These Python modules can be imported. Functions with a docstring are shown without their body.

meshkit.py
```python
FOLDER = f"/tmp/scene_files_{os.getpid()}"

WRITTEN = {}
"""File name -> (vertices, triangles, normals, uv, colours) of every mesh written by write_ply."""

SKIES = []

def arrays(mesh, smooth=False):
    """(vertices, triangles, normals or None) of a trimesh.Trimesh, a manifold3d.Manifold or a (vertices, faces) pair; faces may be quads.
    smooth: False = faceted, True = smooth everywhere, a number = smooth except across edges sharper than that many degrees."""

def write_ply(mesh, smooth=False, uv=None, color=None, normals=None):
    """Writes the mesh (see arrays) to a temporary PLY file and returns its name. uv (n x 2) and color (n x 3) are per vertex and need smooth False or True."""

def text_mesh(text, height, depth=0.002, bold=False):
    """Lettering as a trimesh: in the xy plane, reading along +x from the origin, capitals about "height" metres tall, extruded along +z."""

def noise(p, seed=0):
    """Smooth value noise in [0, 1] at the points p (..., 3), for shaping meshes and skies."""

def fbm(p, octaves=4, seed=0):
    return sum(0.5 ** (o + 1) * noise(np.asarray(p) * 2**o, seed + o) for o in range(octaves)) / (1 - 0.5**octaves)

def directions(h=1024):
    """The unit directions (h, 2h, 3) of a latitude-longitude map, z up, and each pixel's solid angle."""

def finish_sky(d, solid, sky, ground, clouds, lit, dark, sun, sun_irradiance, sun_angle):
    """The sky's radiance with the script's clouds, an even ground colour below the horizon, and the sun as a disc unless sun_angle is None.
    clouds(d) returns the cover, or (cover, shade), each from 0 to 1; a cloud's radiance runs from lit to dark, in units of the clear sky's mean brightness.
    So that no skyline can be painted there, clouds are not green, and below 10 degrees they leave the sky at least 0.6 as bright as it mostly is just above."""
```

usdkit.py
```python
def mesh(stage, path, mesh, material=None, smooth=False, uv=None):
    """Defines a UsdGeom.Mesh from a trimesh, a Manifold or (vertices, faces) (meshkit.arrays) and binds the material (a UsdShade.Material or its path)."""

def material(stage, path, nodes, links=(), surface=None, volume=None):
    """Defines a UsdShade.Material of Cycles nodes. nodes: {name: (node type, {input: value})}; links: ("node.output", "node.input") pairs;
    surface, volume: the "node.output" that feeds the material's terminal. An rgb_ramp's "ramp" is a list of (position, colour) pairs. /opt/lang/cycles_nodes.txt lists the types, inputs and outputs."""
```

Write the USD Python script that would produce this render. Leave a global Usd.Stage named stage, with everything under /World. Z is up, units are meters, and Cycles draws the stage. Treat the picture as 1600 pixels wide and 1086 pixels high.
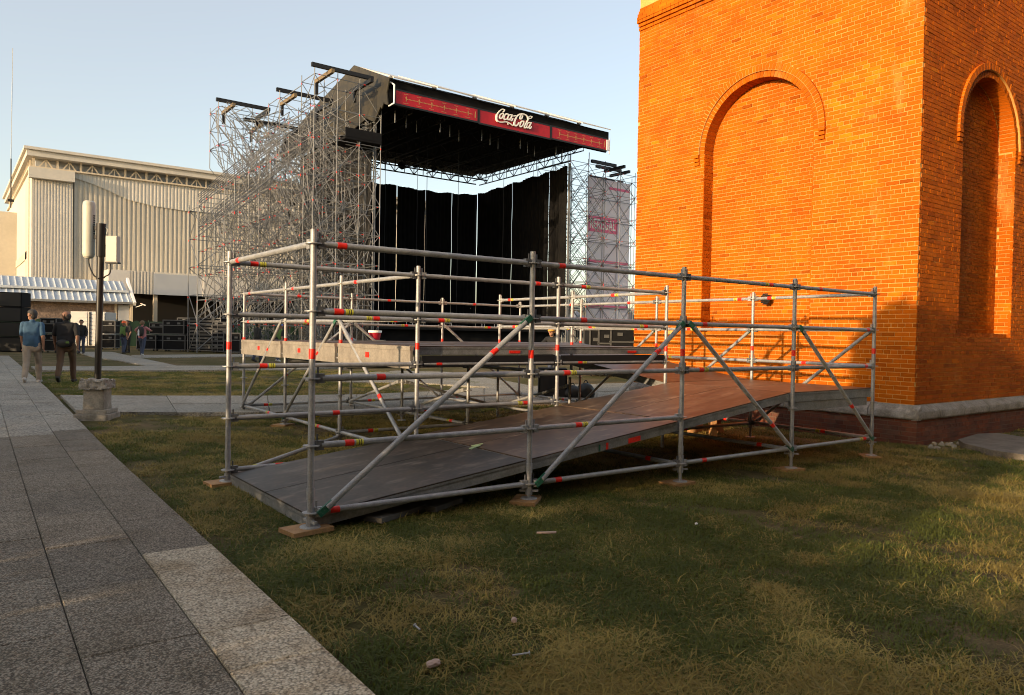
import math, random
import numpy as np
import trimesh, usdkit, meshkit
import manifold3d as m3
from shapely.geometry import Polygon, box as sbox, LineString, Point
from shapely.ops import unary_union
from shapely.prepared import prep
from pxr import Usd, UsdGeom, UsdLux, UsdShade, Gf, Sdf, Vt

rng = np.random.default_rng(7)
random.seed(7)
stage = Usd.Stage.CreateInMemory()
UsdGeom.SetStageUpAxis(stage, 'Z')
UsdGeom.SetStageMetersPerUnit(stage, 1.0)
world = UsdGeom.Xform.Define(stage, '/World')
stage.SetDefaultPrim(world.GetPrim())
UsdGeom.Scope.Define(stage, '/World/Looks')

# ------------------------------------------------------------------ camera, sky, sun, exposure
EXPOSURE = 0.85
SKY = 0.132
SUN = 0.98
VEIL = (1.42, 1.26, 1.10)      # thin even high cloud over the whole sky, in the sky texture's units
SUN_COLOR = (1.0, 0.74, 0.46)
sun_dir = np.array([-1.0, -0.15, 0.160]); sun_dir /= np.linalg.norm(sun_dir)
SUN_EL = math.asin(sun_dir[2]); SUN_ROT = math.atan2(sun_dir[0], sun_dir[1])

F, PIT, ROLL, YAW = 1173.31, -.01689, .01696, .64377
EYE = np.array([-2.1576, -5.3417, 1.496])
fw = np.array([math.sin(YAW) * math.cos(PIT), math.cos(YAW) * math.cos(PIT), math.sin(PIT)])
r0 = np.array([math.cos(YAW), -math.sin(YAW), 0]); u0 = np.cross(r0, fw)
cr, sr = math.cos(ROLL), math.sin(ROLL)
R_, U_ = cr * r0 + sr * u0, -sr * r0 + cr * u0
cam = UsdGeom.Camera.Define(stage, '/World/camera')
cam.CreateHorizontalApertureAttr(36.0)
cam.CreateVerticalApertureAttr(36.0 * 695 / 1024)
cam.CreateFocalLengthAttr(36.0 * F / 1600)
cam.CreateClippingRangeAttr(Gf.Vec2f(0.05, 5000))
cam.CreateExposureAttr(EXPOSURE)
cam.AddTransformOp().Set(Gf.Matrix4d(*R_, 0, *U_, 0, *(-fw), 0, *EYE, 1))

dome = UsdLux.DomeLight.Define(stage, '/World/sky')
dome.CreateIntensityAttr(1.0)
dome.GetPrim().SetCustomDataByKey('kind', 'structure')
sky_m = usdkit.material(stage, '/World/Looks/sky', {
    's': ('sky_texture', {'sky_type': 'single_scattering', 'sun_disc': False, 'sun_elevation': SUN_EL, 'sun_rotation': SUN_ROT,
                          'altitude': 300.0, 'air_density': 1.0, 'aerosol_density': 2.2, 'ozone_density': 1.0}),
    'v': ('mix_color', {'blend_type': 'add', 'fac': 1.0, 'b': VEIL, 'use_clamp': False}),
    'b': ('background_shader', {'strength': SKY})}, [('s.color', 'v.a'), ('v.result', 'b.color')], surface='b.background')
UsdShade.MaterialBindingAPI.Apply(dome.GetPrim()).Bind(sky_m)
sun = UsdLux.DistantLight.Define(stage, '/World/sun')
sun.CreateNormalizeAttr(True); sun.CreateIntensityAttr(SUN); sun.CreateAngleAttr(0.5); sun.CreateColorAttr(Gf.Vec3f(*SUN_COLOR))
_z = sun_dir; _x = np.cross([0, 0, 1.0], _z); _x /= np.linalg.norm(_x); _y = np.cross(_z, _x)
sun.AddTransformOp().Set(Gf.Matrix4d(*_x, 0, *_y, 0, *_z, 0, 0, 0, 50, 1))


# ------------------------------------------------------------------ finding places: a line of sight met with a plane
def ray(px, py):
    A, B = (px - 800) / F, (543 - py) / F
    return fw + A * R_ + B * U_


def hitz(px, py, z):
    d = ray(px, py); return EYE + (z - EYE[2]) / d[2] * d


def hity(px, py, y):
    d = ray(px, py); return EYE + (y - EYE[1]) / d[1] * d


def ss(t):
    t = np.clip(t, 0, 1); return t * t * (3 - 2 * t)


def g(x, y):
    x = np.asarray(x, float); y = np.asarray(y, float)
    return -.14 * ss(x / 7) * (1 - ss((y - 5) / 8)) + .13 * ss((y - 3) / 12)


def lin(r, gg, b, k=1.0):
    c = np.array([r, gg, b]) / 255.0
    return tuple(np.where(c <= .04045, c / 12.92, ((c + .055) / 1.055) ** 2.4) * k)


# ------------------------------------------------------------------ materials
MATS = {}


def mat(name, base, rough=.6, metal=0.0, var=None, bump=None, spec=.4, base2=None, stripes=None, translucent=None, extra_var=None, sheen=0, tone=None, streak=None):
    """principled with noise between base and base2 (var = (scale, low, high)), bump = (scale, strength, distance)"""
    if name in MATS:
        return MATS[name]
    n = {'p': ('principled_bsdf', {'roughness': rough, 'metallic': metal, 'specular_ior_level': spec, 'base_color': tuple(base)}), 'geo': ('geometry', {})}
    L = []
    col = None
    if base2 is not None:
        sc, lo, hi = var or (6, .35, .65)
        n['nz'] = ('noise_texture', {'scale': sc, 'detail': 5.0, 'roughness': .62})
        n['rp'] = ('rgb_ramp', {'ramp': [(0, base), (lo, base), (hi, base2), (1, base2)]})
        L += [('geo.position', 'nz.vector'), ('nz.fac', 'rp.fac')]
        col = 'rp.color'
    if extra_var is not None:   # second, finer noise multiplied in: (scale, dark, bright)
        sc, a, b = extra_var
        n['nz2'] = ('noise_texture', {'scale': sc, 'detail': 4.0, 'roughness': .7})
        n['rp2'] = ('rgb_ramp', {'ramp': [(0, (a,) * 3), (.3, (a,) * 3), (.7, (b,) * 3), (1, (b,) * 3)]})
        n['mx'] = ('mix_color', {'blend_type': 'multiply', 'fac': 1.0, 'use_clamp': False})
        L += [('geo.position', 'nz2.vector'), ('nz2.fac', 'rp2.fac'), ('rp2.color', 'mx.b')]
        if col:
            L.append((col, 'mx.a'))
        else:
            n['mx'][1]['a'] = tuple(base)
        col = 'mx.result'
    if streak is not None:      # scuffs and scratches: (scale vector, threshold, colour)
        n['mp'] = ('mapping', {'scale': streak[0], 'rotation': (0, 0, .25)})
        n['ns'] = ('noise_texture', {'scale': 1.0, 'detail': 6.0, 'roughness': .7})
        n['rs'] = ('rgb_ramp', {'ramp': [(0, (0,) * 3), (streak[1], (0,) * 3), (streak[1] + .16, (1,) * 3), (1, (1,) * 3)]})
        n['ms'] = ('mix_color', {'b': streak[2]})
        L += [('geo.position', 'mp.vector'), ('mp.vector', 'ns.vector'), ('ns.fac', 'rs.fac'), ('rs.color', 'ms.fac'), (col, 'ms.a')]
        col = 'ms.result'
    if tone is not None:        # a mesh's own "tone" value (0..1) picks a colour from the ramp
        n['at'] = ('attribute', {'attribute': 'tone'})
        n['rt'] = ('rgb_ramp', {'ramp': tone})
        L.append(('at.fac', 'rt.fac'))
        n['mt'] = ('mix_color', {'blend_type': 'multiply', 'fac': 1.0, 'use_clamp': False})
        L.append(('rt.color', 'mt.b'))
        if col:
            L.append((col, 'mt.a'))
        else:
            n['mt'][1]['a'] = tuple(base)
        col = 'mt.result'
    if col:
        L.append((col, 'p.base_color'))
    if bump:
        n['bn'] = ('noise_texture', {'scale': bump[0], 'detail': 4.0})
        n['bp'] = ('bump', {'strength': bump[1], 'distance': bump[2]})
        L += [('geo.position', 'bn.vector'), ('bn.fac', 'bp.height'), ('bp.normal', 'p.normal')]
    surf = 'p.BSDF'
    if translucent:
        n['tr'] = ('translucent_bsdf', {'color': tuple(translucent)})
        n['mxs'] = ('mix_closure', {'fac': .3})
        L += [('p.BSDF', 'mxs.closure1'), ('tr.BSDF', 'mxs.closure2')]
        surf = 'mxs.closure'
    MATS[name] = usdkit.material(stage, '/World/Looks/' + name, n, L, surface=surf)
    return MATS[name]


galv = mat('galvanised_steel', (.41, .41, .405), .5, .35, base2=(.26, .26, .262), var=(14, .3, .75), extra_var=(90, .75, 1.08), spec=.5, bump=(60, .12, .004), streak=((22, 22, 12), .60, (.52, .50, .46)))
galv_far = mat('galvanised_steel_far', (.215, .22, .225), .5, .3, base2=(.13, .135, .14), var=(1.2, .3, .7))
galv_dark = mat('dark_steel_casting', (.10, .10, .10), .5, .6, base2=(.2, .2, .2), var=(30, .3, .7))
red_tape = mat('red_tape', (.75, .025, .012), .42, extra_var=(40, .75, 1.1))
yellow_tape = mat('yellow_tape', (.55, .50, .05), .45)
ink = mat('ink_black', (.03, .03, .025), .6)
green_paint = mat('green_paint', (.012, .10, .055), .5, base2=(.10, .14, .12), var=(50, .5, .7))
ply_board = mat('sole_board_wood', (.40, .22, .085), .7, base2=(.28, .15, .06), var=(18, .3, .7), extra_var=(70, .7, 1.1))
deck_ply = mat('phenolic_ply', (.020, .018, .015), .47, base2=(.062, .048, .036), var=(2.1, .35, .7), extra_var=(26, .55, 1.35), spec=.3, bump=(40, .08, .003), streak=((2.5, 9, 5), .53, (.12, .10, .08)))
deck_ply_brown = mat('brown_ply', (.054, .035, .024), .42, base2=(.105, .068, .044), var=(1.7, .35, .7), extra_var=(11, .6, 1.35), spec=.4, bump=(40, .08, .003), streak=((2.5, 9, 5), .55, (.22, .16, .11)))
alu = mat('aluminium_edge', (.34, .34, .33), .5, .45, base2=(.22, .22, .21), var=(9, .3, .7), extra_var=(60, .7, 1.1))
beige_board = mat('weathered_beige_board', (.30, .265, .215), .8, base2=(.19, .165, .135), var=(5, .35, .7), extra_var=(40, .65, 1.12))
black_cloth = mat('black_drape', (.006, .006, .0065), .9, spec=.1, base2=(.012, .0115, .011), var=(1.3, .4, .7))
dark_tarp = mat('dark_tarpaulin', (.022, .020, .015), .5, base2=(.052, .043, .024), var=(.9, .35, .75), extra_var=(3, .7, 1.15), spec=.3)
grey_tarp = mat('grey_tarpaulin', (.022, .0215, .021), .65, base2=(.04, .039, .038), var=(.7, .35, .7), spec=.25)
white_roof = mat('white_roof_sheet', (.52, .50, .47), .55)
truss_black = mat('black_truss', (.015, .015, .016), .5, .3)
black_paint = mat('black_case_panel', (.008, .008, .009), .75, spec=.15, extra_var=(8, .7, 1.2))
case_edge = mat('case_aluminium', (.11, .11, .11), .55, .5)
red_ban = mat('red_banner', (.37, .005, .012), .5, base2=(.25, .003, .009), var=(.8, .4, .65))
gold = mat('gold_print', (.40, .22, .075), .5)
white_paint = mat('white_paint', (.78, .76, .72), .5)
cream_wall = mat('cream_cladding', (.50, .455, .37), .6, base2=(.455, .41, .33), var=(.35, .35, .7), extra_var=(3, .93, 1.04))
cream_light = mat('pale_cladding', (.55, .51, .44), .6, base2=(.50, .465, .40), var=(.35, .35, .7), extra_var=(3, .93, 1.04))
beige_steel = mat('beige_steel', (.58, .49, .36), .5)
grey_clad = mat('grey_cladding', (.40, .42, .45), .5, base2=(.36, .38, .41), var=(.4, .4, .6))
dark_void = mat('dark_interior', (.012, .010, .008), .9)
white_metal = mat('white_standing_seam', (.55, .58, .60), .45, base2=(.47, .50, .52), var=(.7, .35, .7))
stone_wall = mat('split_stone', (.33, .24, .19), .85, base2=(.20, .145, .115), var=(1.7, .35, .65), extra_var=(9, .6, 1.25), bump=(7, .6, .06))
green_mesh = mat('green_mesh', (.008, .032, .018), .8)
concrete = mat('weathered_concrete', (.34, .31, .26), .88, base2=(.20, .18, .14), var=(7, .4, .65), extra_var=(45, .7, 1.12), bump=(40, .35, .01))
rough_concrete = mat('broken_concrete', (.40, .37, .32), .9, base2=(.24, .22, .19), var=(18, .35, .65), extra_var=(60, .6, 1.15), bump=(70, .6, .015))
stone_ledge = mat('ledge_stone', (.36, .33, .29), .88, base2=(.21, .185, .15), var=(4.5, .38, .66), extra_var=(28, .6, 1.12), bump=(30, .6, .02))
pole_paint = mat('dark_pole_paint', (.013, .010, .007), .45, spec=.4)
ant_white = mat('antenna_plastic', (.46, .46, .40), .5)
box_grey = mat('box_grey', (.38, .365, .32), .5)
rubber = mat('black_rubber', (.012, .012, .012), .55)
skin = mat('skin', (.27, .14, .085), .6)
skin_dk = mat('skin_tan', (.20, .10, .06), .6)
hair_d = mat('dark_hair', (.018, .014, .011), .7)
hair_g = mat('grey_hair', (.035, .031, .028), .75)
shirt_blue = mat('blue_shirt', (.040, .095, .165), .85, base2=(.028, .070, .125), var=(7, .35, .65))
shirt_black = mat('black_shirt', (.010, .010, .011), .85)
shirt_pink = mat('pink_shirt', (.38, .15, .15), .85)
khaki = mat('khaki_trousers', (.32, .27, .21), .85, base2=(.25, .21, .16), var=(8, .35, .65))
brown_tr = mat('brown_trousers', (.085, .052, .03), .85)
jeans = mat('dark_jeans', (.035, .045, .075), .85)
hi_vis = mat('green_vest', (.075, .14, .03), .75)
orange_p = mat('orange_plastic', (.85, .12, .02), .45)
blue_cap = mat('blue_cap', (.05, .16, .50), .6)
shoe_g = mat('pale_shoe', (.45, .43, .40), .7)
shoe_d = mat('dark_shoe', (.02, .018, .016), .6)
red_plastic = mat('red_plastic', (.30, .008, .02), .45)
mesh_banner = mat('pale_mesh_banner', (.84, .82, .85), .8, base2=(.84, .74, .78), var=(.5, .45, .65), translucent=(.7, .62, .66))
pink_print = mat('pink_print', (.75, .16, .28), .7)
tent_blue = mat('tent_blue_grey', (.12, .14, .19), .7)
tent_grey = mat('tent_dark_grey', (.06, .06, .075), .7)
far_beige = mat('far_beige_wall', (.50, .40, .28), .7)
bark = mat('bark', (.10, .075, .055), .9, base2=(.06, .045, .03), var=(8, .4, .6))
leaf = mat('tree_leaf', (.05, .075, .025), .55, base2=(.085, .10, .03), var=(2, .4, .6), translucent=(.10, .13, .03))
litter_pink = mat('pink_stone', (.42, .30, .25), .8)
wood_bit = mat('splintered_wood', (.42, .22, .09), .7)
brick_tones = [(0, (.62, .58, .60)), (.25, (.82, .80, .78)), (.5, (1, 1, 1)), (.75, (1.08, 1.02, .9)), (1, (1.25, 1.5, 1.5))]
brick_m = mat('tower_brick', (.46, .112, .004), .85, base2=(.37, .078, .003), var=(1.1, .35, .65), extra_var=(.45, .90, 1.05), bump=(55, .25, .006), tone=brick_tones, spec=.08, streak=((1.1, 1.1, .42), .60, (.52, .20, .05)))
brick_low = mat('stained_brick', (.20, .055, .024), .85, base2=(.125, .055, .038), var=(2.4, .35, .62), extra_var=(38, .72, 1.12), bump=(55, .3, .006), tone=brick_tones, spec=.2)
mortar = mat('lime_mortar', (.66, .38, .12), .9, base2=(.54, .28, .075), var=(2.2, .3, .7), extra_var=(50, .75, 1.08), spec=.15)
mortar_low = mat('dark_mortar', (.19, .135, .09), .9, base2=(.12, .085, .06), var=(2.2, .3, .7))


def ground_material():
    n = {'geo': ('geometry', {}),
         'n1': ('noise_texture', {'scale': .55, 'detail': 6.0, 'roughness': .6}),
         'n2': ('noise_texture', {'scale': 9.0, 'detail': 6.0, 'roughness': .7}),
         'n3': ('noise_texture', {'scale': 70.0, 'detail': 4.0, 'roughness': .7}),
         'r1': ('rgb_ramp', {'ramp': [(0, (.075, .072, .024)), (.42, (.09, .080, .030)), (.52, (.125, .10, .045)), (.62, (.17, .122, .068)), (1, (.18, .13, .075))]}),
         'r2': ('rgb_ramp', {'ramp': [(0, (.55,) * 3), (.35, (.7,) * 3), (.65, (1.15,) * 3), (1, (1.3,) * 3)]}),
         'r3': ('rgb_ramp', {'ramp': [(0, (.5,) * 3), (.35, (.6,) * 3), (.65, (1.25,) * 3), (1, (1.5,) * 3)]}),
         'm1': ('mix_color', {'blend_type': 'multiply', 'fac': 1.0, 'use_clamp': False}),
         'm2': ('mix_color', {'blend_type': 'multiply', 'fac': 1.0, 'use_clamp': False}),
         'b': ('bump', {'strength': .7, 'distance': .02}),
         'p': ('principled_bsdf', {'roughness': .95, 'specular_ior_level': .1})}
    L = [('geo.position', 'n1.vector'), ('geo.position', 'n2.vector'), ('geo.position', 'n3.vector'), ('n1.fac', 'r1.fac'), ('n2.fac', 'r2.fac'), ('n3.fac', 'r3.fac'),
         ('r1.color', 'm1.a'), ('r2.color', 'm1.b'), ('m1.result', 'm2.a'), ('r3.color', 'm2.b'), ('m2.result', 'p.base_color'), ('n3.fac', 'b.height'), ('b.normal', 'p.normal')]
    return usdkit.material(stage, '/World/Looks/lawn_soil', n, L, surface='p.BSDF')


def pebble_material(name, c0, c1, c2, stain, scale=75.0, strength=.7):
    n = {'geo': ('geometry', {}),
         'v': ('voronoi_texture', {'scale': scale}), 'bw': ('rgb_to_bw', {}),
         'gap': ('rgb_ramp', {'ramp': [(0, (1.1,) * 3), (.45, (1,) * 3), (.75, (.45,) * 3), (1, (.35,) * 3)]}),
         'm3': ('mix_color', {'blend_type': 'multiply', 'fac': 1.0, 'use_clamp': False}), 'iv': ('math', {'math_type': 'subtract', 'value1': 1.0}),
         'nz': ('noise_texture', {'scale': 2.3, 'detail': 6.0, 'roughness': .65}),
         'nf': ('noise_texture', {'scale': scale * 2.6, 'detail': 3.0, 'roughness': .6}),
         'r': ('rgb_ramp', {'ramp': [(0, c0), (.36, c0), (.5, c1), (.66, c2), (1, c2)]}),
         's': ('rgb_ramp', {'ramp': [(0, stain), (.33, stain), (.55, (1, 1, 1)), (1, (1.1, 1.08, 1.05))]}),
         'm': ('mix_color', {'blend_type': 'multiply', 'fac': 1.0, 'use_clamp': False}),
         'at': ('attribute', {'attribute': 'tone'}),
         'rt': ('rgb_ramp', {'ramp': [(0, (.78,) * 3), (1, (1.18, 1.16, 1.12))]}),
         'm2': ('mix_color', {'blend_type': 'multiply', 'fac': 1.0, 'use_clamp': False}),
         'ad': ('math', {'math_type': 'add'}),
         'b': ('bump', {'strength': strength, 'distance': .008}),
         'p': ('principled_bsdf', {'roughness': .82, 'specular_ior_level': .3})}
    L = [('geo.position', 'v.vector'), ('geo.position', 'nz.vector'), ('geo.position', 'nf.vector'), ('v.color', 'bw.color'), ('bw.val', 'r.fac'), ('v.distance', 'gap.fac'), ('r.color', 'm3.a'), ('gap.color', 'm3.b'), ('nz.fac', 's.fac'), ('m3.result', 'm.a'), ('s.color', 'm.b'),
         ('at.fac', 'rt.fac'), ('m.result', 'm2.a'), ('rt.color', 'm2.b'), ('m2.result', 'p.base_color'),
         ('v.distance', 'iv.value2'), ('iv.value', 'ad.value1'), ('nf.fac', 'ad.value2'), ('ad.value', 'b.height'), ('b.normal', 'p.normal')]
    return usdkit.material(stage, '/World/Looks/' + name, n, L, surface='p.BSDF')


soil = ground_material()
pebble = pebble_material('exposed_pebble_slab', (.128, .108, .080), (.205, .178, .138), (.30, .265, .21), (.76, .73, .67), 110.0, .5)
pale_slab = pebble_material('pale_new_slab', (.36, .305, .22), (.45, .39, .29), (.54, .475, .36), (.62, .53, .42), 85.0, .4)
smooth_slab = pebble_material('smooth_slab', (.25, .235, .20), (.30, .282, .242), (.345, .325, .283), (.8, .78, .75), 45.0, .25)


def grass_material(name, a, b, tr):
    n = {'geo': ('geometry', {}), 'nz': ('noise_texture', {'scale': .8, 'detail': 4.0}),
         'ad': ('math', {'math_type': 'multiply_add', 'value2': .55}), 'r': ('rgb_ramp', {'ramp': [(0, a), (.45, a), (.85, b), (1, b)]}),
         'p': ('principled_bsdf', {'roughness': .6, 'specular_ior_level': .25}), 't': ('translucent_bsdf', {'color': tr}), 'm': ('mix_closure', {'fac': .3})}
    L = [('geo.position', 'nz.vector'), ('geo.random_per_island', 'ad.value1'), ('nz.fac', 'ad.value3'), ('ad.value', 'r.fac'), ('r.color', 'p.base_color'), ('p.BSDF', 'm.closure1'), ('t.BSDF', 'm.closure2')]
    return usdkit.material(stage, '/World/Looks/' + name, n, L, surface='m.closure')


grass_green = grass_material('green_grass_blade', (.070, .090, .017), (.165, .168, .038), (.14, .165, .03))
grass_straw = grass_material('straw_grass_blade', (.25, .19, .048), (.56, .44, .13), (.30, .23, .08))


# ------------------------------------------------------------------ mesh collecting
class Mb:
    def __init__(s):
        s.v, s.f, s.t, s.n = [], [], [], 0

    def add(s, v, f, tone=.5):
        v = np.asarray(v, float); f = np.asarray(f, int)
        if f.shape[1] == 4:
            f = np.vstack([f[:, [0, 1, 2]], f[:, [0, 2, 3]]])
        s.v.append(v); s.f.append(f + s.n); s.t.append(np.full(len(v), tone)); s.n += len(v)
        return s

    def tm(s, m, tone=.5):
        return s.add(m.vertices, m.faces, tone)

    def obox(s, c, a, b, d, tone=.5, skip=()):
        """box: centre c, half axes a, b, d (right-handed)"""
        c, a, b, d = (np.asarray(q, float) for q in (c, a, b, d))
        V, Fc = [], []
        for k, (n, p, q) in enumerate(((a, b, d), (-a, d, b), (b, d, a), (-b, a, d), (d, a, b), (-d, b, a))):
            if k in skip:
                continue
            i = len(V)
            V += [c + n - p - q, c + n + p - q, c + n + p + q, c + n - p + q]
            Fc.append([i, i + 1, i + 2, i + 3])
        return s.add(V, Fc, tone)

    def box(s, lo, hi, tone=.5, skip=()):
        lo, hi = np.asarray(lo, float), np.asarray(hi, float)
        h = (hi - lo) / 2
        return s.obox((lo + hi) / 2, [h[0], 0, 0], [0, h[1], 0], [0, 0, h[2]], tone, skip)

    def tube(s, p, q, r, n=10, r2=None, caps=True, tone=.5):
        p, q = np.asarray(p, float), np.asarray(q, float)
        d = q - p; d = d / (np.linalg.norm(d) + 1e-12)
        a = np.cross(d, [0, 0, 1.0] if abs(d[2]) < .9 else [1.0, 0, 0]); a /= np.linalg.norm(a)
        b = np.cross(d, a)
        th = np.arange(n) * 2 * math.pi / n
        ring = np.cos(th)[:, None] * a + np.sin(th)[:, None] * b
        r2 = r if r2 is None else r2
        V = np.vstack([p + r * ring, q + r2 * ring])
        i = np.arange(n); j = (i + 1) % n
        s.add(V, np.stack([i, j, j + n, i + n], 1), tone)
        if caps:
            s.add(p + r * ring, [[0, k + 1, k] for k in range(1, n - 1)], tone)
            s.add(q + r2 * ring, [[0, k, k + 1] for k in range(1, n - 1)], tone)
        return s

    def path(s, pts, r, n=6, tone=.5):
        for p, q in zip(pts[:-1], pts[1:]):
            s.tube(p, q, r, n, tone=tone)
        return s

    def lathe(s, prof, c, n=16, tone=.5):
        """profile of (radius, z); hard edges between the segments"""
        c = np.asarray(c, float); th = np.arange(n) * 2 * math.pi / n
        cs = np.stack([np.cos(th), np.sin(th)], 1)
        i = np.arange(n); j = (i + 1) % n
        for (ra, za), (rb, zb) in zip(prof[:-1], prof[1:]):
            V = np.vstack([np.c_[cs * ra, np.full(n, za)], np.c_[cs * rb, np.full(n, zb)]]) + c
            s.add(V, np.stack([i, j, j + n, i + n], 1), tone)
        return s

    def prism(s, poly, O, U, V, W, tone=.5, back=True):
        """shapely polygon in the (U, V) frame at O, thickness along vector W; U x V points along -W or W, both sides are made"""
        O, U, V, W = (np.asarray(q, float) for q in (O, U, V, W))
        for pg in getattr(poly, 'geoms', [poly]):
            if pg.is_empty or pg.geom_type != 'Polygon' or pg.area < 1e-7:
                continue
            m = trimesh.creation.extrude_polygon(pg, 1.0, engine='earcut')
            m = trimesh.Trimesh(m.vertices, m.faces, process=False)
            T = np.array([U, V, W]); v = m.vertices @ T + O
            f = m.faces if np.linalg.det(T) > 0 else m.faces[:, ::-1]
            tri = v[f].reshape(-1, 3)
            s.add(tri, np.arange(len(tri)).reshape(-1, 3), tone)
        return s


USED = set()
ORIGIN = {}


def numbered(path):
    if path not in USED:
        USED.add(path); return path
    k = 1
    while f'{path}_{k:03d}' in USED:
        k += 1
    p = f'{path}_{k:03d}'
    USED.add(p); return p


def tag(prim, label=None, cat=None, group=None, kind=None):
    for k, v in (('label', label), ('category', cat), ('group', group), ('kind', kind)):
        if v:
            prim.SetCustomDataByKey(k, v)


def thing(name, label, cat, loc=(0, 0, 0), group=None):
    p = numbered('/World/' + name)
    x = UsdGeom.Xform.Define(stage, p); x.AddTranslateOp().Set(Gf.Vec3d(*map(float, loc)))
    ORIGIN[p] = np.asarray(loc, float)
    tag(x.GetPrim(), label, cat, group)
    return p


def build(mb, name, material, parent=None, label=None, cat=None, group=None, kind=None, local=False):
    if not mb.v:
        return None
    p = numbered((parent or '/World') + '/' + name)
    v, f, t = np.vstack(mb.v), np.vstack(mb.f), np.concatenate(mb.t)
    o = ORIGIN.get(parent, np.zeros(3)) if parent else np.zeros(3)
    ORIGIN[p] = o
    m = usdkit.mesh(stage, p, (v - (0 if local else o), f), material, smooth=True)
    if (t != .5).any():
        UsdGeom.PrimvarsAPI(m).CreatePrimvar('tone', Sdf.ValueTypeNames.FloatArray, 'vertex').Set(Vt.FloatArray.FromNumpy(t.astype(np.float32)))
    m.CreateDoubleSidedAttr(True)
    tag(m.GetPrim(), label, cat, group, kind)
    return p


def bend_grid(nx, ny, fn):
    """grid of fn(u, v) -> points, quads"""
    u, v = np.meshgrid(np.linspace(0, 1, nx), np.linspace(0, 1, ny), indexing='ij')
    P = fn(u, v).reshape(-1, 3)
    i, j = np.meshgrid(np.arange(nx - 1), np.arange(ny - 1), indexing='ij')
    q = np.stack([i * ny + j, (i + 1) * ny + j, (i + 1) * ny + j + 1, i * ny + j + 1], -1).reshape(-1, 4)
    return P, q


# ================================================================== GROUND
def ground():
    def axis(fine0, fine1, step, far):
        a = np.arange(fine0, fine1 + 1e-6, step)
        out = [fine1 + (1.35 ** k - 1) * 3 for k in range(1, 40)]
        out = [q for q in out if q < far] + [far]
        lo = [fine0 - (1.35 ** k - 1) * 3 for k in range(1, 40)]
        lo = [q for q in lo if q > -far] + [-far]
        return np.array(sorted(lo) + list(a) + out)
    X, Y = axis(-4, 24, .25, 1500), axis(-8, 36, .25, 1500)
    xx, yy = np.meshgrid(X, Y, indexing='ij')
    fine = ss((30 - np.abs(xx - 8)) / 8) * ss((36 - np.abs(yy - 12)) / 8)
    bump = (meshkit.fbm(np.stack([xx * .9, yy * .9, xx * 0], -1), 3) - .5) * .07 * fine
    zz = g(xx, yy) + bump * (xx > -.2) - .0
    P = np.stack([xx, yy, zz], -1).reshape(-1, 3)
    ny = len(Y)
    i, j = np.meshgrid(np.arange(len(X) - 1), np.arange(ny - 1), indexing='ij')
    q = np.stack([i * ny + j, (i + 1) * ny + j, (i + 1) * ny + j + 1, i * ny + j + 1], -1).reshape(-1, 4)
    build(Mb().add(P, q), 'lawn_ground', soil, kind='structure')


ground()

# ---- slab path on the left: rows of slabs side by side, running away from the camera
SL = .021


def edge_x(y):
    return -.735 + SL * np.asarray(y, float)


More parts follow.
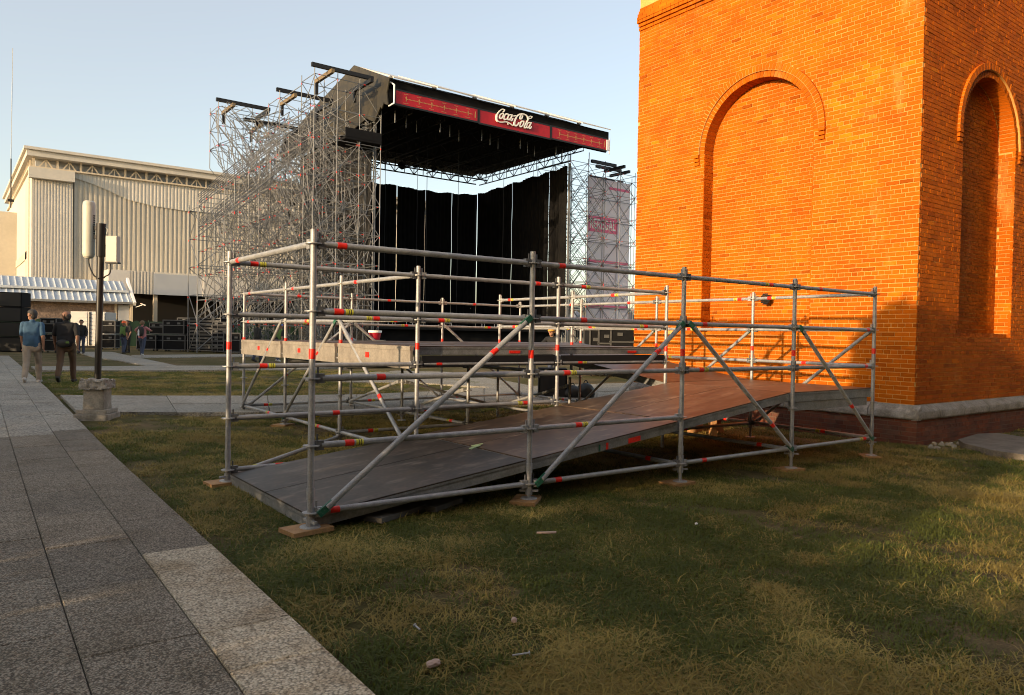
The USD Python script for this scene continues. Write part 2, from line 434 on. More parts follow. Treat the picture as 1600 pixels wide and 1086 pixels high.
def slab(mb, x0, x1, y0, y1, top, tone, th=.12, bow=0.0):
    gp = .0022
    c = [(x0, y0, gp, gp), (x1, y0, -gp, gp), (x1, y1, -gp, -gp), (x0, y1, gp, -gp)]
    P = [(SL * (y + dy) + x + dx, y + dy) for x, y, dx, dy in c]
    z = [float(g(x, y)) + top for x, y in P]
    ch = .006
    cx, cy = np.mean([p[0] for p in P]), np.mean([p[1] for p in P])
    inn = [(x + math.copysign(ch, cx - x), y + math.copysign(ch, cy - y)) for x, y in P]
    T = [(*inn[k], z[k]) for k in range(4)]
    M_ = [(*P[k], z[k] - ch) for k in range(4)]
    B_ = [(*P[k], z[k] - th) for k in range(4)]
    mb.add(T, [[0, 1, 2, 3]], tone)
    for k in range(4):
        l = (k + 1) % 4
        mb.add([M_[k], M_[l], T[l], T[k]], [[0, 1, 2, 3]], tone)
        mb.add([B_[k], B_[l], M_[l], M_[k]], [[0, 1, 2, 3]], tone)


walk = thing('paved_walk', None, None)
tag(stage.GetPrimAtPath(walk), kind='structure')
cols = [-.735, -1.165, -1.66, -2.15, -2.64, -3.13, -3.62, -4.11]
far_slabs = Mb()
for c in range(len(cols) - 1):
    x1, x0 = cols[c], cols[c + 1]
    y = -5.2 - (.35 if c % 2 else 0)
    marks = []
    if c == 0:
        marks = [-5.2, -4.15, -3.1, -2.14, -1.66, -.13, .85, 1.8, 2.75, 3.7, 4.65, 5.6, 6.55, 7.5]
    else:
        while y < 6.2:
            marks.append(y); y += .98
        marks += [6.2, 7.2]
    while marks[-1] < 34:
        marks.append(marks[-1] + .98 * (1 if marks[-1] < 14 else 1.5))
    for y0, y1 in zip(marks[:-1], marks[1:]):
        pale = c == 0 and y1 < 0
        m_ = pale_slab if pale else (smooth_slab if y0 > 5.9 else pebble)
        mb = Mb() if y0 < 15 else far_slabs
        slab(mb, x0, x1, y0, y1, .055 + rng.normal(0, .0022) + (.006 if pale else 0), rng.uniform(.15, .85))
        if y0 < 15:
            build(mb, 'paving_slab', m_, walk)
build(far_slabs, 'far_paving_slabs', smooth_slab, walk, kind='stuff')


def sheet(mb, pts, top, th=.05, step=.8):
    """a pavement sheet over the ground with a small edge"""
    pg = Polygon(pts).buffer(0)
    m = trimesh.creation.extrude_polygon(pg, th, engine='earcut')
    m = m.subdivide_to_size(step, max_iter=12)
    v = np.array(m.vertices)
    v[:, 2] = v[:, 2] - th + top + g(v[:, 0], v[:, 1])
    tri = v[m.faces].reshape(-1, 3)
    mb.add(tri, np.arange(len(tri)).reshape(-1, 3), .6)


def P2(pl, z=.05):
    return [tuple(hitz(px, py, z)[:2]) for px, py in pl]


def ribbon(front, rear, label, top):
    """cross path cut into slabs by straight joints"""
    p = thing(label, None, None); tag(stage.GetPrimAtPath(p), kind='structure')
    f, r = np.array(P2(front)), np.array(P2(rear))

    def along(a, n):
        d = np.r_[0, np.cumsum(np.linalg.norm(np.diff(a, axis=0), axis=1))]
        t = np.linspace(0, d[-1], n)
        return np.c_[np.interp(t, d, a[:, 0]), np.interp(t, d, a[:, 1])]
    n = max(3, int(np.linalg.norm(f[-1] - f[0]) / 1.3))
    A, B = along(f, n), along(r, n)
    for k in range(n - 1):
        for lo, hi in ((0, .5), (.5, 1)):
            q = [A[k] + lo * (B[k] - A[k]), A[k + 1] + lo * (B[k + 1] - A[k + 1]), A[k + 1] + hi * (B[k + 1] - A[k + 1]), A[k] + hi * (B[k] - A[k])]
            pg = Polygon(q).buffer(-.006, join_style=2)
            if pg.area > .02:
                mb = Mb(); sheet(mb, list(pg.exterior.coords)[:-1], top + rng.normal(0, .003), .14, 3.0)
                mb.t[-1][:] = rng.uniform(.2, .8)
                build(mb, 'paving_slab', smooth_slab, p)


ribbon([(121, 650), (240, 649), (355, 649), (450, 645), (560, 641), (640, 635), (760, 630), (880, 625), (1010, 620)],
       [(94, 626), (200, 626), (300, 626), (400, 624.5), (560, 620), (640, 617), (760, 609), (880, 605), (1010, 601)], 'cross_path', .06)
ribbon([(58, 585), (150, 585), (250, 585), (355, 584), (450, 583), (560, 578), (640, 572)],
       [(48, 578), (150, 578), (225, 577), (355, 577), (450, 575), (560, 570), (640, 564)], 'far_cross_path', .05)
mb = Mb(); sheet(mb, P2([(228, 576.3), (277, 576.3), (205, 560), (175, 553), (120, 553), (145, 562), (190, 568)]), .035); build(mb, 'diagonal_path', smooth_slab, kind='structure')
mb = Mb(); sheet(mb, P2([(470, 600), (520, 590), (620, 584), (700, 586), (770, 597), (840, 607), (770, 608), (640, 603), (560, 603)]), .03); build(mb, 'sunlit_path', smooth_slab, kind='structure')
mb = Mb(); sheet(mb, P2([(212, 563), (330, 561), (640, 556), (640, 553.5), (330, 557), (205, 559)]), .045); build(mb, 'stage_front_path', smooth_slab, kind='structure')


# ================================================================== BRICK TOWER
TX, TY = 9.985, .281
tower = thing('brick_tower', 'tall sunlit orange brick tower with arched blind windows beside the ramp', 'tower', (TX, TY, -.14))
BRICKS = []     # (vertices, faces, tone, low, centre)


def brick_box(O, U, N, u0, u1, z0, z1, proud, deep):
    a = np.array(U) * (u1 - u0) / 2; b = np.array([0, 0, (z1 - z0) / 2]); d = np.array(N) * (proud + deep) / 2
    c = np.array(O) + np.array(U) * (u0 + u1) / 2 + np.array([0, 0, (z0 + z1) / 2]) + np.array(N) * (proud - deep) / 2
    m = Mb()
    if np.dot(np.cross(a, b), d) > 0:
        m.obox(c, a, b, d, skip=(5,))
    else:
        m.obox(c, b, a, d, skip=(5,))
    return m.v[0], m.f[0], c


def wall(O, U, N, width, z0, z1, cut=None, deep=.05, low=False, keep=None, phase=0, u_start=0.0, top_fn=None):
    pc = prep(cut) if cut is not None else None
    pk = prep(keep) if keep is not None else None
    H, J = .0715, .0105
    n = int(round((z1 - z0) / H))
    for r in range(n):
        header = (r + phase) % 6 == 5
        pitch = .1135 if header else .227
        u = u_start - (pitch / 2 if (r % 2) else 0) + rng.uniform(-.012, .012)
        za, zb = z0 + r * H + J / 2, z0 + (r + 1) * H - J / 2
        while u < width:
            p = pitch * (1 + rng.normal(0, .012))
            ua, ub = max(u + J / 2, u_start), min(u + p - J / 2, width)
            u += p
            if ub - ua < .03:
                continue
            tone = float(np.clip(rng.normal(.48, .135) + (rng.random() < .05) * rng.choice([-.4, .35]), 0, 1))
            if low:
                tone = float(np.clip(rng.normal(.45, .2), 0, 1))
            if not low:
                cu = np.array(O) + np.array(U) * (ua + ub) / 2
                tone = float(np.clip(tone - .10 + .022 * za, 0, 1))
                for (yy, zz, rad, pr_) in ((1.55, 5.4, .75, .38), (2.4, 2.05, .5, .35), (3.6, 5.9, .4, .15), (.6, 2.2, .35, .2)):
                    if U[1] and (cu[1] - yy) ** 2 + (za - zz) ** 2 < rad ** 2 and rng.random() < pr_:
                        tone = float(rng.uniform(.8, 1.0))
            proud = rng.normal(0, .0016) - (.006 if rng.random() < .012 else 0)
            rect = None
            if pc is not None and pc.intersects(rect := sbox(ua, za, ub, zb)):
                if pc.contains(rect):
                    continue
                rest = rect.difference(cut)
            elif pk is not None and not pk.contains(rect := sbox(ua, za, ub, zb)):
                rest = rect.intersection(keep)
            else:
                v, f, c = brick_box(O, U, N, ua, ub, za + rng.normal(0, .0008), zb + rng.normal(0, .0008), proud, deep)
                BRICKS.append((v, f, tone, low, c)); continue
            if rest.is_empty or rest.area < .0008:
                continue
            m = Mb(); m.prism(rest.buffer(0), np.array(O) - np.array(N) * deep, U, (0, 0, 1), np.array(N) * (deep + proud))
            if m.v:
                v = np.vstack(m.v); BRICKS.append((v, np.vstack(m.f), tone, low, v.mean(0)))


def arch_poly(c, hw, zs, z0, n=40):
    th = np.linspace(0, math.pi, n)
    return Polygon([(c - hw, z0), (c + hw, z0)] + [(c + hw * math.cos(t), zs + hw * math.sin(t)) for t in th])


def voussoirs(O, U, N, c, zs, ra, rb, proud, deep, n, lo=0.0, hi=math.pi, tone_shift=.0):
    for k in range(n):
        a0, a1 = lo + (hi - lo) * k / n, lo + (hi - lo) * (k + 1) / n
        gap = .0055
        pts = []
        for t, r in ((a0 + gap / ra, ra), (a1 - gap / ra, ra), (a1 - gap / rb, rb), (a0 + gap / rb, rb)):
            pts.append((c + r * math.cos(t), zs + r * math.sin(t)))
        m = Mb(); pr = proud + rng.normal(0, .002)
        m.prism(Polygon(pts), np.array(O) - np.array(N) * deep, U, (0, 0, 1), np.array(N) * (deep + pr))
        v = np.vstack(m.v)
        BRICKS.append((v, np.vstack(m.f), float(np.clip(rng.normal(.5 + tone_shift, .13), 0, 1)), False, v.mean(0)))


WL, HT, Z0 = 6.07, 8.21, .50      # face width, cornice height, wall foot (top of the stone ledge)
CORE = Mb()
FACES = []
# left face: plane x = TX, U runs along +y, outward normal -x
OL, UL, NL = np.array([TX, TY, 0]), np.array([0, 1.0, 0]), np.array([-1.0, 0, 0])
OR, UR, NR = np.array([TX, TY, 0]), np.array([1.0, 0, 0]), np.array([0, -1.0, 0])
WR = 5.17
DEEP = .28
for O, U, N, W, c, hw, zs, zsill, holes in (
        (OL, UL, NL, WL, 3.035, 1.19, 5.20, 1.62, [(2.83, 1.735, 3.02, 1.86), (3.22, 1.77, 3.40, 1.85)]),
        (OR, UR, NR, WR, 2.585, 1.10, 5.06, 1.60, [])):
    cut = arch_poly(c, hw, zs, zsill)
    core_cut = arch_poly(c, hw + .009, zs, zsill - .009)
    ring1 = Polygon([(c + (hw + .115) * math.cos(t), zs + (hw + .115) * math.sin(t)) for t in np.linspace(0, math.pi, 50)] + [(c - hw, zs), (c + hw, zs)])
    ring2 = Polygon([(c + (hw + .235) * math.cos(t), zs + (hw + .235) * math.sin(t)) for t in np.linspace(0, math.pi, 50)] + [(c - hw, zs), (c + hw, zs)])
    hol = unary_union([sbox(*h) for h in holes]) if holes else None
    vent = Point(2.83, 2.25).buffer(.115) if holes else None
    whole = unary_union([x for x in (cut, ring2, hol, vent) if x is not None])
    wall(O, U, N, W, Z0, HT, whole, .05, u_start=0 if U[1] else .058)
    # back of the blind window, its jambs, soffit ring, hood ring, label stops
    wall(O - N * DEEP, U, N, c + hw, zsill, zs + hw + .02, None, .05, keep=cut, u_start=c - hw)
    for s in (-1, 1):
        e = c + s * hw
        J_O = O + U * (e - s * .004)
        wall(J_O - N * .006, -N, U * (-s), DEEP - .008, zsill, zs, None, .02)
    voussoirs(O, U, N, c, zs, hw, hw + .112, .004, DEEP - .01, 50)
    voussoirs(O, U, N, c, zs, hw + .122, hw + .235, .045, .04, 58, tone_shift=.08)
    for s in (-1, 1):
        for k in range(3):
            m = Mb(); e0 = c + s * (hw + .118 - .005 * k); e1 = c + s * (hw + .24 - .008 * k)
            lo, hi = sorted((e0, e1))
            m.prism(sbox(lo, zs - .075 * (k + 1) + .010, hi, zs - .075 * k - .006), O - N * .02, U, (0, 0, 1), N * (.02 + .05 - .008 * k))
            v = np.vstack(m.v); BRICKS.append((v, np.vstack(m.f), .45, False, v.mean(0)))
    face = sbox(.0085, Z0 - .3, W, HT + .9).difference(unary_union([x for x in (core_cut, hol, vent) if x is not None]))
    hood = Point(c, zs).buffer(hw + .231, 48).difference(Point(c, zs).buffer(hw + .114, 48)).intersection(sbox(c - 3, zs, c + 3, zs + 3))
    CORE.prism(hood, O - N * .006, U, (0, 0, 1), N * .043)
    CORE.prism(face, O - N * (DEEP + .02), U, (0, 0, 1), N * (DEEP + .012 - .001 * bool(U[0])))
    # sill brick course standing a little proud
    for k in range(int(2 * hw / .12)):
        m = Mb(); m.prism(sbox(c - hw + .12 * k + .005, zsill - .005, c - hw + .12 * k + .115, zsill + .062), O - N * DEEP, U, (0, 0, 1), N * (DEEP - .06))
        v = np.vstack(m.v); BRICKS.append((v, np.vstack(m.f), float(rng.uniform(.2, .5)), False, v.mean(0)))
    # cornice: three stepped courses, then a sloping set-off
    for k, (zz, pr) in enumerate(((HT, .03), (HT + .0715, .062), (HT + .143, .094), (HT + .2145, .094))):
        wall(O + N * pr, U, N, W, zz, zz + .0715, None, .12, phase=5 if k == 2 else 0, u_start=-pr)
    for k in range(9):
        wall(O + N * (.075 - .03 * k), U, N, W, HT + .286 + .0715 * k, HT + .3575 + .0715 * k, None, .12, u_start=.05 * 0 + max(0, .03 * k - .075))
    wall(O - N * .19, U, N, W - .19, HT + .93, HT + 2.3, None, .05, u_start=.19)
    # plinth
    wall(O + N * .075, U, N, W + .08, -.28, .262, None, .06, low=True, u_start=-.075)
CORE.box((TX + DEEP + .009, TY + DEEP + .009, -.3), (TX + WR - .01, TY + WL - .01, HT + .9))
CORE.box((TX + .2, TY + .2, HT + .88), (TX + WR - .2, TY + WL - .2, HT + 2.3))
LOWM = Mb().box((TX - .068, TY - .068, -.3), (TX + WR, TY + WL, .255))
build(CORE, 'mortar', mortar, tower)
build(LOWM, 'plinth_mortar', mortar_low, tower)
cpos = EYE
order = sorted(range(len(BRICKS)), key=lambda k: np.linalg.norm(BRICKS[k][4] - cpos))
vis = [k for k in order if BRICKS[k][4][2] < 8.3 and BRICKS[k][4][2] > .3][:300]
low_rest, rest = Mb(), Mb()
vs = set(vis)
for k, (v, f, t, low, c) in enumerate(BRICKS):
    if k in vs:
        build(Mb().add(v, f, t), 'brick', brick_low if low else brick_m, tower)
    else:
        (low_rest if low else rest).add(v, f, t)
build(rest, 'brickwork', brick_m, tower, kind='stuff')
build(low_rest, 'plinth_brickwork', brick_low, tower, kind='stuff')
# round vent and stone ledge
mb = Mb()
for k in range(-3, 4):
    w = math.sqrt(max(.0, .105 ** 2 - (k * .03) ** 2))
    mb.obox((TX + .13, TY + 2.83, 2.25 + k * .03), (.012, 0, .012), (0, w, 0), (-.003, 0, .003))
build(mb, 'vent_grille', rubber, tower)


def ledge(O, U, N, length):
    u = -.11
    while u < length:
        L = rng.uniform(.62, 1.05)
        e = min(u + L - .012, length)
        prof = [(.01, .262), (.105, .268), (.118, .30), (.118, .385), (.098, .415), (.0, .495), (-.02, .495)]
        ns = 9
        pts = []
        for a in np.linspace(u, e, ns):
            for (d, z) in prof:
                p = O + U * a + N * d + np.array([0, 0, z])
                if d > .05:
                    w = meshkit.fbm(p * 7, 3) - .5
                    p = p + N * w * .035 + np.array([0, 0, w * .02])
                pts.append(p)
        P = np.array(pts); m = len(prof)
        q = [[i * m + j, (i + 1) * m + j, (i + 1) * m + j + 1, i * m + j + 1] for i in range(ns - 1) for j in range(m - 1)]
        mb = Mb().add(P, q)
        for base in (0, (ns - 1) * m):
            mb.add(P[base:base + m], [[0, k, k + 1] for k in range(1, m - 1)])
        build(mb, 'ledge_stone', stone_ledge, tower)
        u += L


ledge(OL, UL, NL, WL)
ledge(OR, UR, NR, WR)


# ================================================================== SCAFFOLD RAMP
L = 2.07
ZT = 2.147
TR = .0242


def node(i, j):
    x, y = i * L, j * L
    if (i, j) == (4, 0):
        x -= .13
    return np.array([x, y, 0.0])


def zk(k):
    return ZT - .5 * k


scaf = thing('scaffold_ramp', 'galvanised scaffold ramp with guard rails and red and yellow marking bands', 'scaffold ramp', (0, 0, 0))


def rosette(mb, x, y, z, s=1.0):
    n = 16
    prof = [(.026, z - .0045), (.061 * s, z - .0045), (.061 * s, z + .0045), (.026, z + .0045)]
    mb.lathe(prof, (x, y, 0), n)


def band(mb, p, q, t, w, r=.0253, n=12):
    d = (q - p) / np.linalg.norm(q - p)
    c = p + d * t
    mb.tube(c - d * w / 2, c + d * w / 2, r, n)


def standard(i, j, top=None, base=None, ros=(0, 1, 2, 3, 4), red=True, plate=True, board=False):
    x, y, _ = node(i, j)
    zg = float(g(x, y)) + .012
    top = ZT + .105 if top is None else top
    b = zk(4) - .06 if base is None else base
    mb = Mb().tube((x, y, b), (x, y, top), TR, 16)
    if base is None:
        mb.tube((x, y, zk(4) + .10), (x, y, zk(4) + .185), .0285, 16)
        mb.tube((x, y, zk(4) - .10), (x, y, zk(4) - .03), .031, 14)
    mb.tube((x + TR * .9, y, zk(1) + .24), (x + TR * 1.02, y, zk(1) + .24), .005, 6)
    s = build(mb, 'standard', galv, scaf)
    for k in ros:
        rm = Mb(); rosette(rm, x, y, zk(k))
        build(rm, 'rosette', galv, s)
    if red:
        p = np.array([x, y, 0])
        bm = Mb(); band(bm, p, p + [0, 0, 3.0], 1.345 + rng.normal(0, .01), .075)
        build(bm, 'red_band', red_tape, s)
    if plate:
        jm = Mb().tube((x, y, zg + .02), (x, y, b), .0175, 10)
        bz = zg + .028
        jm.lathe([(.0, bz + .010), (.075, bz + .008), (.078, bz), (.0, bz)], (x, y, 0), 12)
        a = rng.uniform(0, 3)
        c, s2 = math.cos(a), math.sin(a)
        zn = max(bz + .03, b - .02)
        jm.tube((x, y, zn), (x, y, zn + .03), .032, 8)
        jm.obox((x, y, zn + .015), (.085 * c, .085 * s2, 0), (-.012 * s2, .012 * c, 0), (0, 0, .009))
        build(jm, 'base_jack', galv, scaf)
        if board:
            A = rng.uniform(-.5, .5) + .35
            c, s2 = math.cos(A), math.sin(A)
            o = thing('sole_board', board, 'sole board', (x, y, zg), 'wooden boards under the scaffold feet')
            build(Mb().obox((x - .02, y + .02, zg + .010), (.165 * c, .165 * s2, 0), (-.115 * s2, .115 * c, 0), (0, 0, .0165)), 'board', ply_board, o)


def heads(mb, e, d, s):
    h = np.array([d[0], d[1], 0]); h /= np.linalg.norm(h); sdd = np.cross([0, 0, 1.0], h)
    c = e + h * s * .062
    mb.obox(c, h * .030, sdd * .019, (0, 0, .036))
    mb.obox(e + h * s * .046 + np.array([0, 0, .022]), h * .006, sdd * .0035, (0, 0, .062))


def ledger(a, b, k=None, z=None, red=None, yellow=False, z2=None):
    p, q = node(*a), node(*b)
    p[2] = zk(k) if z is None else z
    q[2] = p[2] if z2 is None else z2
    d = (q - p) / np.linalg.norm(q - p)
    mb = Mb().tube(p + d * .075, q - d * .075, TR, 12, caps=False)
    s = build(mb, 'ledger', galv, scaf)
    for e_, s_ in ((p, 1), (q, -1)):
        hm = Mb(); heads(hm, e_.copy(), d, s_); build(hm, 'wedge_head', galv_dark if rng.random() < .6 else galv, s)
    Ln = np.linalg.norm(q - p)
    if red is None:
        red = rng.choice([.3, .34, .38, Ln - .35])
    if red:
        bm = Mb(); band(bm, p, q, red, .075); build(bm, 'red_band', red_tape, s)
        if yellow or (yellow is None and rng.random() < .6):
            ym = Mb(); band(ym, p, q, red + (.085 if red < Ln / 2 else -.085), .062); build(ym, 'yellow_band', yellow_tape, s)
            im = Mb(); band(im, p, q, red + (.080 if red < Ln / 2 else -.080), .006, .0256); band(im, p, q, red + (.098 if red < Ln / 2 else -.098), .007, .0256)
            build(im, 'band_lettering', ink, s)


def diagonal(a, ka, b, kb, red=None, side=(0, -.05, 0), green=True):
    p, q = node(*a), node(*b)
    p[2], q[2] = zk(ka), zk(kb)
    d = (q - p) / np.linalg.norm(q - p); sd = np.array(side, float)
    h = np.array([d[0], d[1], 0]); h /= np.linalg.norm(h)
    p, q = p + h * .06 + sd, q - h * .06 + sd
    mb = Mb().tube(p + d * .06, q - d * .06, TR, 12)
    s = build(mb, 'diagonal_brace', galv, scaf)
    nrm = np.cross(d, sd / (np.linalg.norm(sd) + 1e-9))
    for e, t in ((p, 1), (q, -1)):
        gm = Mb().obox(e + d * t * .05, d * .07, nrm * .026, np.cross(d, nrm) * .011)
        build(gm, 'brace_end', green_paint if green else galv, s)
        build(Mb().obox(e - sd * .5, h * .018, sd * .45, (0, 0, .03)), 'brace_coupler', galv, s)
    Ln = np.linalg.norm(q - p)
    if red:
        bm = Mb(); band(bm, p, q, red * Ln, .07); build(bm, 'red_band', red_tape, s)


brd = {(0, 0): 'plywood sole board under the near front corner post of the ramp', (1, 0): 'plywood sole board under the second post of the near ramp side',
       (2, 0): 'plywood sole board under the middle post of the near ramp side', (3, 0): 'plywood sole board under the post where the ramp meets its landing',
       (4, 0): 'plywood sole board under the landing post closest to the brick tower', (0, 1): 'plywood sole board at the low left ramp corner next to the paved walk',
       (1, 2): None, (1, 3): 'plywood sole board under the left side post of the raised deck'}
for i in range(5):
    standard(i, 0, board=brd[(i, 0)])
standard(0, 1, board=brd[(0, 1)])
standard(1, 1, base=.34, ros=(0, 1, 2, 3), plate=False)
standard(2, 1, base=.58, ros=(0, 1, 2, 3), plate=False)
standard(3, 1, base=.80, ros=(0, 1, 2), plate=False)
standard(4, 1)
for ij in ((1, 2), (1, 3), (1, 4), (2, 4), (3, 4), (4, 4), (4, 2), (4, 3)):
    standard(*ij, board=brd.get(ij))
standard(3, 2, base=.9, ros=(0, 1, 2), plate=False); standard(3, 3, base=1.3, ros=(0, 1), plate=False)
for ij in ((2, 2), (2, 3)):
    standard(*ij, top=1.12, ros=(3, 4), red=False)
# supports under the ramp and landings
for (i, j) in ((1, 1), (2, 1), (3, 1), (3, 2), (3, 3)):
    x, y, _ = node(i, j)
    topz = {(1, 1): .22, (2, 1): .45, (3, 1): .68, (3, 2): .8, (3, 3): 1.05}[(i, j)]
    mb = Mb().tube((x, y + .03, float(g(x, y)) + .02), (x, y + .03, topz), TR, 10)
    build(mb, 'support_post', galv, scaf)

# near side rails (row j = 0)
for i, ks in ((0, ((0, .22, 0), (1, .20, 1), (2, .56, 0), (3, .30, 1), (4, .19, 0))),
              (1, ((0, None, 0), (1, .62, 0), (2, .42, 1), (3, .58, 1), (4, None, 0))),
              (2, ((0, 1.55, 1), (1, None, 0), (2, .30, 1), (4, .38, 0))),
              (3, ((0, .55, 0), (1, 1.75, 0), (2, 1.72, 0), (4, 1.72, 1)))):
    for k, rd, yl in ks:
        ledger((i, 0), (i + 1, 0), k, red=rd, yellow=bool(yl))
diagonal((0, 0), 4, (1, 0), 1, red=.80); diagonal((1, 0), 4, (2, 0), 1, red=.80)
diagonal((2, 0), 1, (3, 0), 4, red=.78); diagonal((3, 0), 1, (4, 0), 4, red=.68)
# far side of the first ramp and the deck front (row j = 1)
for i, ks in ((0, ((0, .23, 1), (1, 1.55, 1), (2, .33, 1), (3, 1.1, 0))), (1, ((0, 1.72, 0), (1, .3, 1), (2, .28, 0), (3, 1.55, 1))),
              (2, ((0, .42, 1), (1, 1.62, 1), (2, .38, 1)))):
    for k, rd, yl in ks:
        ledger((i, 1), (i + 1, 1), k, red=rd, yellow=bool(yl))
# end rail, low end
ledger((0, 0), (0, 1), 0, red=1.78, yellow=False)
# ledger under the low edge on the ground
ledger((0, 1), (1, 1), 4, red=.5, yellow=False)
# the left side of the raised deck (column i = 1)
for j in (1, 2, 3):
    ledger((1, j), (1, j + 1), 0, red=1.75 if j > 1 else 1.6); ledger((1, j), (1, j + 1), 1, red=[.5, 1.2, 1.8][j - 1], yellow=j < 3)
    ledger((1, j), (1, j + 1), 4, red=.7, yellow=True)
diagonal((1, 2), 1, (1, 1), 4, red=.62, side=(-.05, 0, 0), green=False)
diagonal((1, 2), 1, (1, 3), 4, red=.30, side=(-.05, 0, 0)); diagonal((1, 3), 1, (1, 4), 4, red=.30, side=(-.05, 0, 0), green=False)
# back row j = 4
for i in (1, 2, 3):
    ledger((i, 4), (i + 1, 4), 0, red=[1.0, .8, .8][i - 1]); ledger((i, 4), (i + 1, 4), 1, red=1.2, yellow=True)
    ledger((i, 4), (i + 1, 4), 4, red=.4, yellow=True)
diagonal((1, 4), 4, (2, 4), 1, red=.35, side=(0, -.05, 0), green=False); diagonal((2, 4), 1, (3, 4), 4, red=.35, side=(0, -.05, 0), green=False)
diagonal((3, 4), 1, (4, 4), 4, side=(0, -.05, 0), green=False)
# tower side column i = 4 and inner column i = 3
for j in (0, 1, 2, 3):
    for k, rd in ((0, [1.75, .25, .7, .3][j]), (1, [.4, 1.3, .5, .3][j]), (2, [1.1, 1.8, None, None][j])):
        if rd or k < 2:
            ledger((4, j), (4, j + 1), k, red=rd, yellow=None)
    ledger((4, j), (4, j + 1), 4, red=.5 if j else .75, yellow=True)
for j in (0, 1, 2):
    diagonal((4, j), 1, (4, j + 1), 4, red=.5 if j == 2 else None, side=(.05, 0, 0))
for j in (1, 2):
    ledger((3, j), (3, j + 1), 0, red=[1.1, 1.75][j - 1], yellow=True); ledger((3, j), (3, j + 1), 1, red=1.6, yellow=True)
# ground level ties under the platforms
for a, b in (((1, 2), (2, 2)), ((2, 2), (3, 2)), ((1, 3), (2, 3)), ((2, 3), (3, 3)), ((2, 2), (2, 3)), ((2, 3), (2, 4)), ((3, 2), (3, 3)), ((3, 3), (3, 4)), ((1, 1), (2, 2)),
             ((2, 0), (2, 1)), ((3, 0), (3, 1)), ((3, 1), (4, 1)), ((2, 1), (3, 1)), ((3, 2), (4, 2)), ((0, 1), (1, 2))):
    ledger(a, b, z=zk(4) - .012 - .05 * (a[0] != b[0] and a[1] != b[1]), red=.45, yellow=None)
diagonal((2, 2), 3, (2, 3), 4, side=(-.05, 0, 0), green=False); diagonal((2, 3), 3, (2, 4), 4, side=(-.05, 0, 0), green=False)
diagonal((3, 2), 3, (3, 3), 4, side=(-.05, 0, 0), green=False); diagonal((2, 3), 3, (3, 3), 4, side=(0, -.05, 0), green=False)
ledger((2, 1), (2, 2), z=1.02, red=0); ledger((2, 2), (2, 3), z=1.02, red=0); ledger((2, 3), (2, 4), z=1.02, red=0); ledger((1, 2), (2, 2), z=1.02, red=0); ledger((1, 3), (2, 3), z=1.02, red=0)


# ---- decks
def deck_panel(c00, c10, c11, c01, mat_, th=.105, marks=False):
    """one deck panel: plywood sheet in an aluminium edge frame; corners in order, z is the top"""
    P = np.array([c00, c10, c11, c01], float)
    nrm = np.cross(P[1] - P[0], P[3] - P[0]); nrm /= np.linalg.norm(nrm)
    if nrm[2] < 0:
        nrm = -nrm
    ctr = P.mean(0)
    top = P
    low = P - np.array([0, 0, .014])
    mb = Mb().add(top, [[0, 1, 2, 3]])
    for k in range(4):
        l = (k + 1) % 4
        mb.add([low[k], low[l], top[l], top[k]], [[0, 1, 2, 3]])
    s = build(mb, 'deck_panel', mat_, scaf)
    fm = Mb()
    for k in range(4):
        l = (k + 1) % 4
        a, b = P[k], P[l]
        inn = np.cross([0, 0, 1.0], b - a); inn /= np.linalg.norm(inn)
        if np.dot(ctr - a, inn) < 0:
            inn = -inn
        for (z0, z1, o0, o1) in ((-.011, -.030, -.004, .03), (-.030, -.042, .004, .03), (-.042, -th, -.002, .026)):
            q = [a - inn * -o0, b - inn * -o0, b + inn * o1, a + inn * o1]
            V = np.array([p + [0, 0, z1] for p in q] + [p + [0, 0, z0] for p in q])
            if z0 > -.01:      # the lip lies flush around the plywood: keep it outside the sheet
                V[4:, 2] -= .0015
            fcs = [[0, 1, 5, 4], [2, 3, 7, 6], [3, 2, 1, 0]] + ([[1, 2, 6, 5], [3, 0, 4, 7]])
            vv = np.vstack([V[fc] for fc in fcs]); fm.add(vv, [[4 * e, 4 * e + 1, 4 * e + 2, 4 * e + 3] for e in range(len(fcs))])
    # underside
    U = P - np.array([0, 0, .03])
    fm.add(U, [[3, 2, 1, 0]])
    build(fm, 'edge_frame', alu, s)
    return s


def rz(x):
    return .115 + .1163 * x


for b in range(3):
    x0, x1 = b * L + .035 - (.02 if b == 0 else 0), (b + 1) * L - .005
    for y0, y1 in ((.045, 1.028), (1.040, 2.02)):
        deck_panel((x0, y0, rz(x0)), (x1, y0, rz(x1)), (x1, y1, rz(x1)), (x0, y1, rz(x0)), deck_ply if b < 1 else deck_ply_brown)
for y0, y1 in ((.045, 1.028), (1.040, 2.08)):
    x0, x1 = 3 * L + .01, 4 * L - .10
    deck_panel((x0, y0, .838), (x1, y0, .838), (x1, y1, .838), (x0, y1, .838), deck_ply_brown, th=.125)
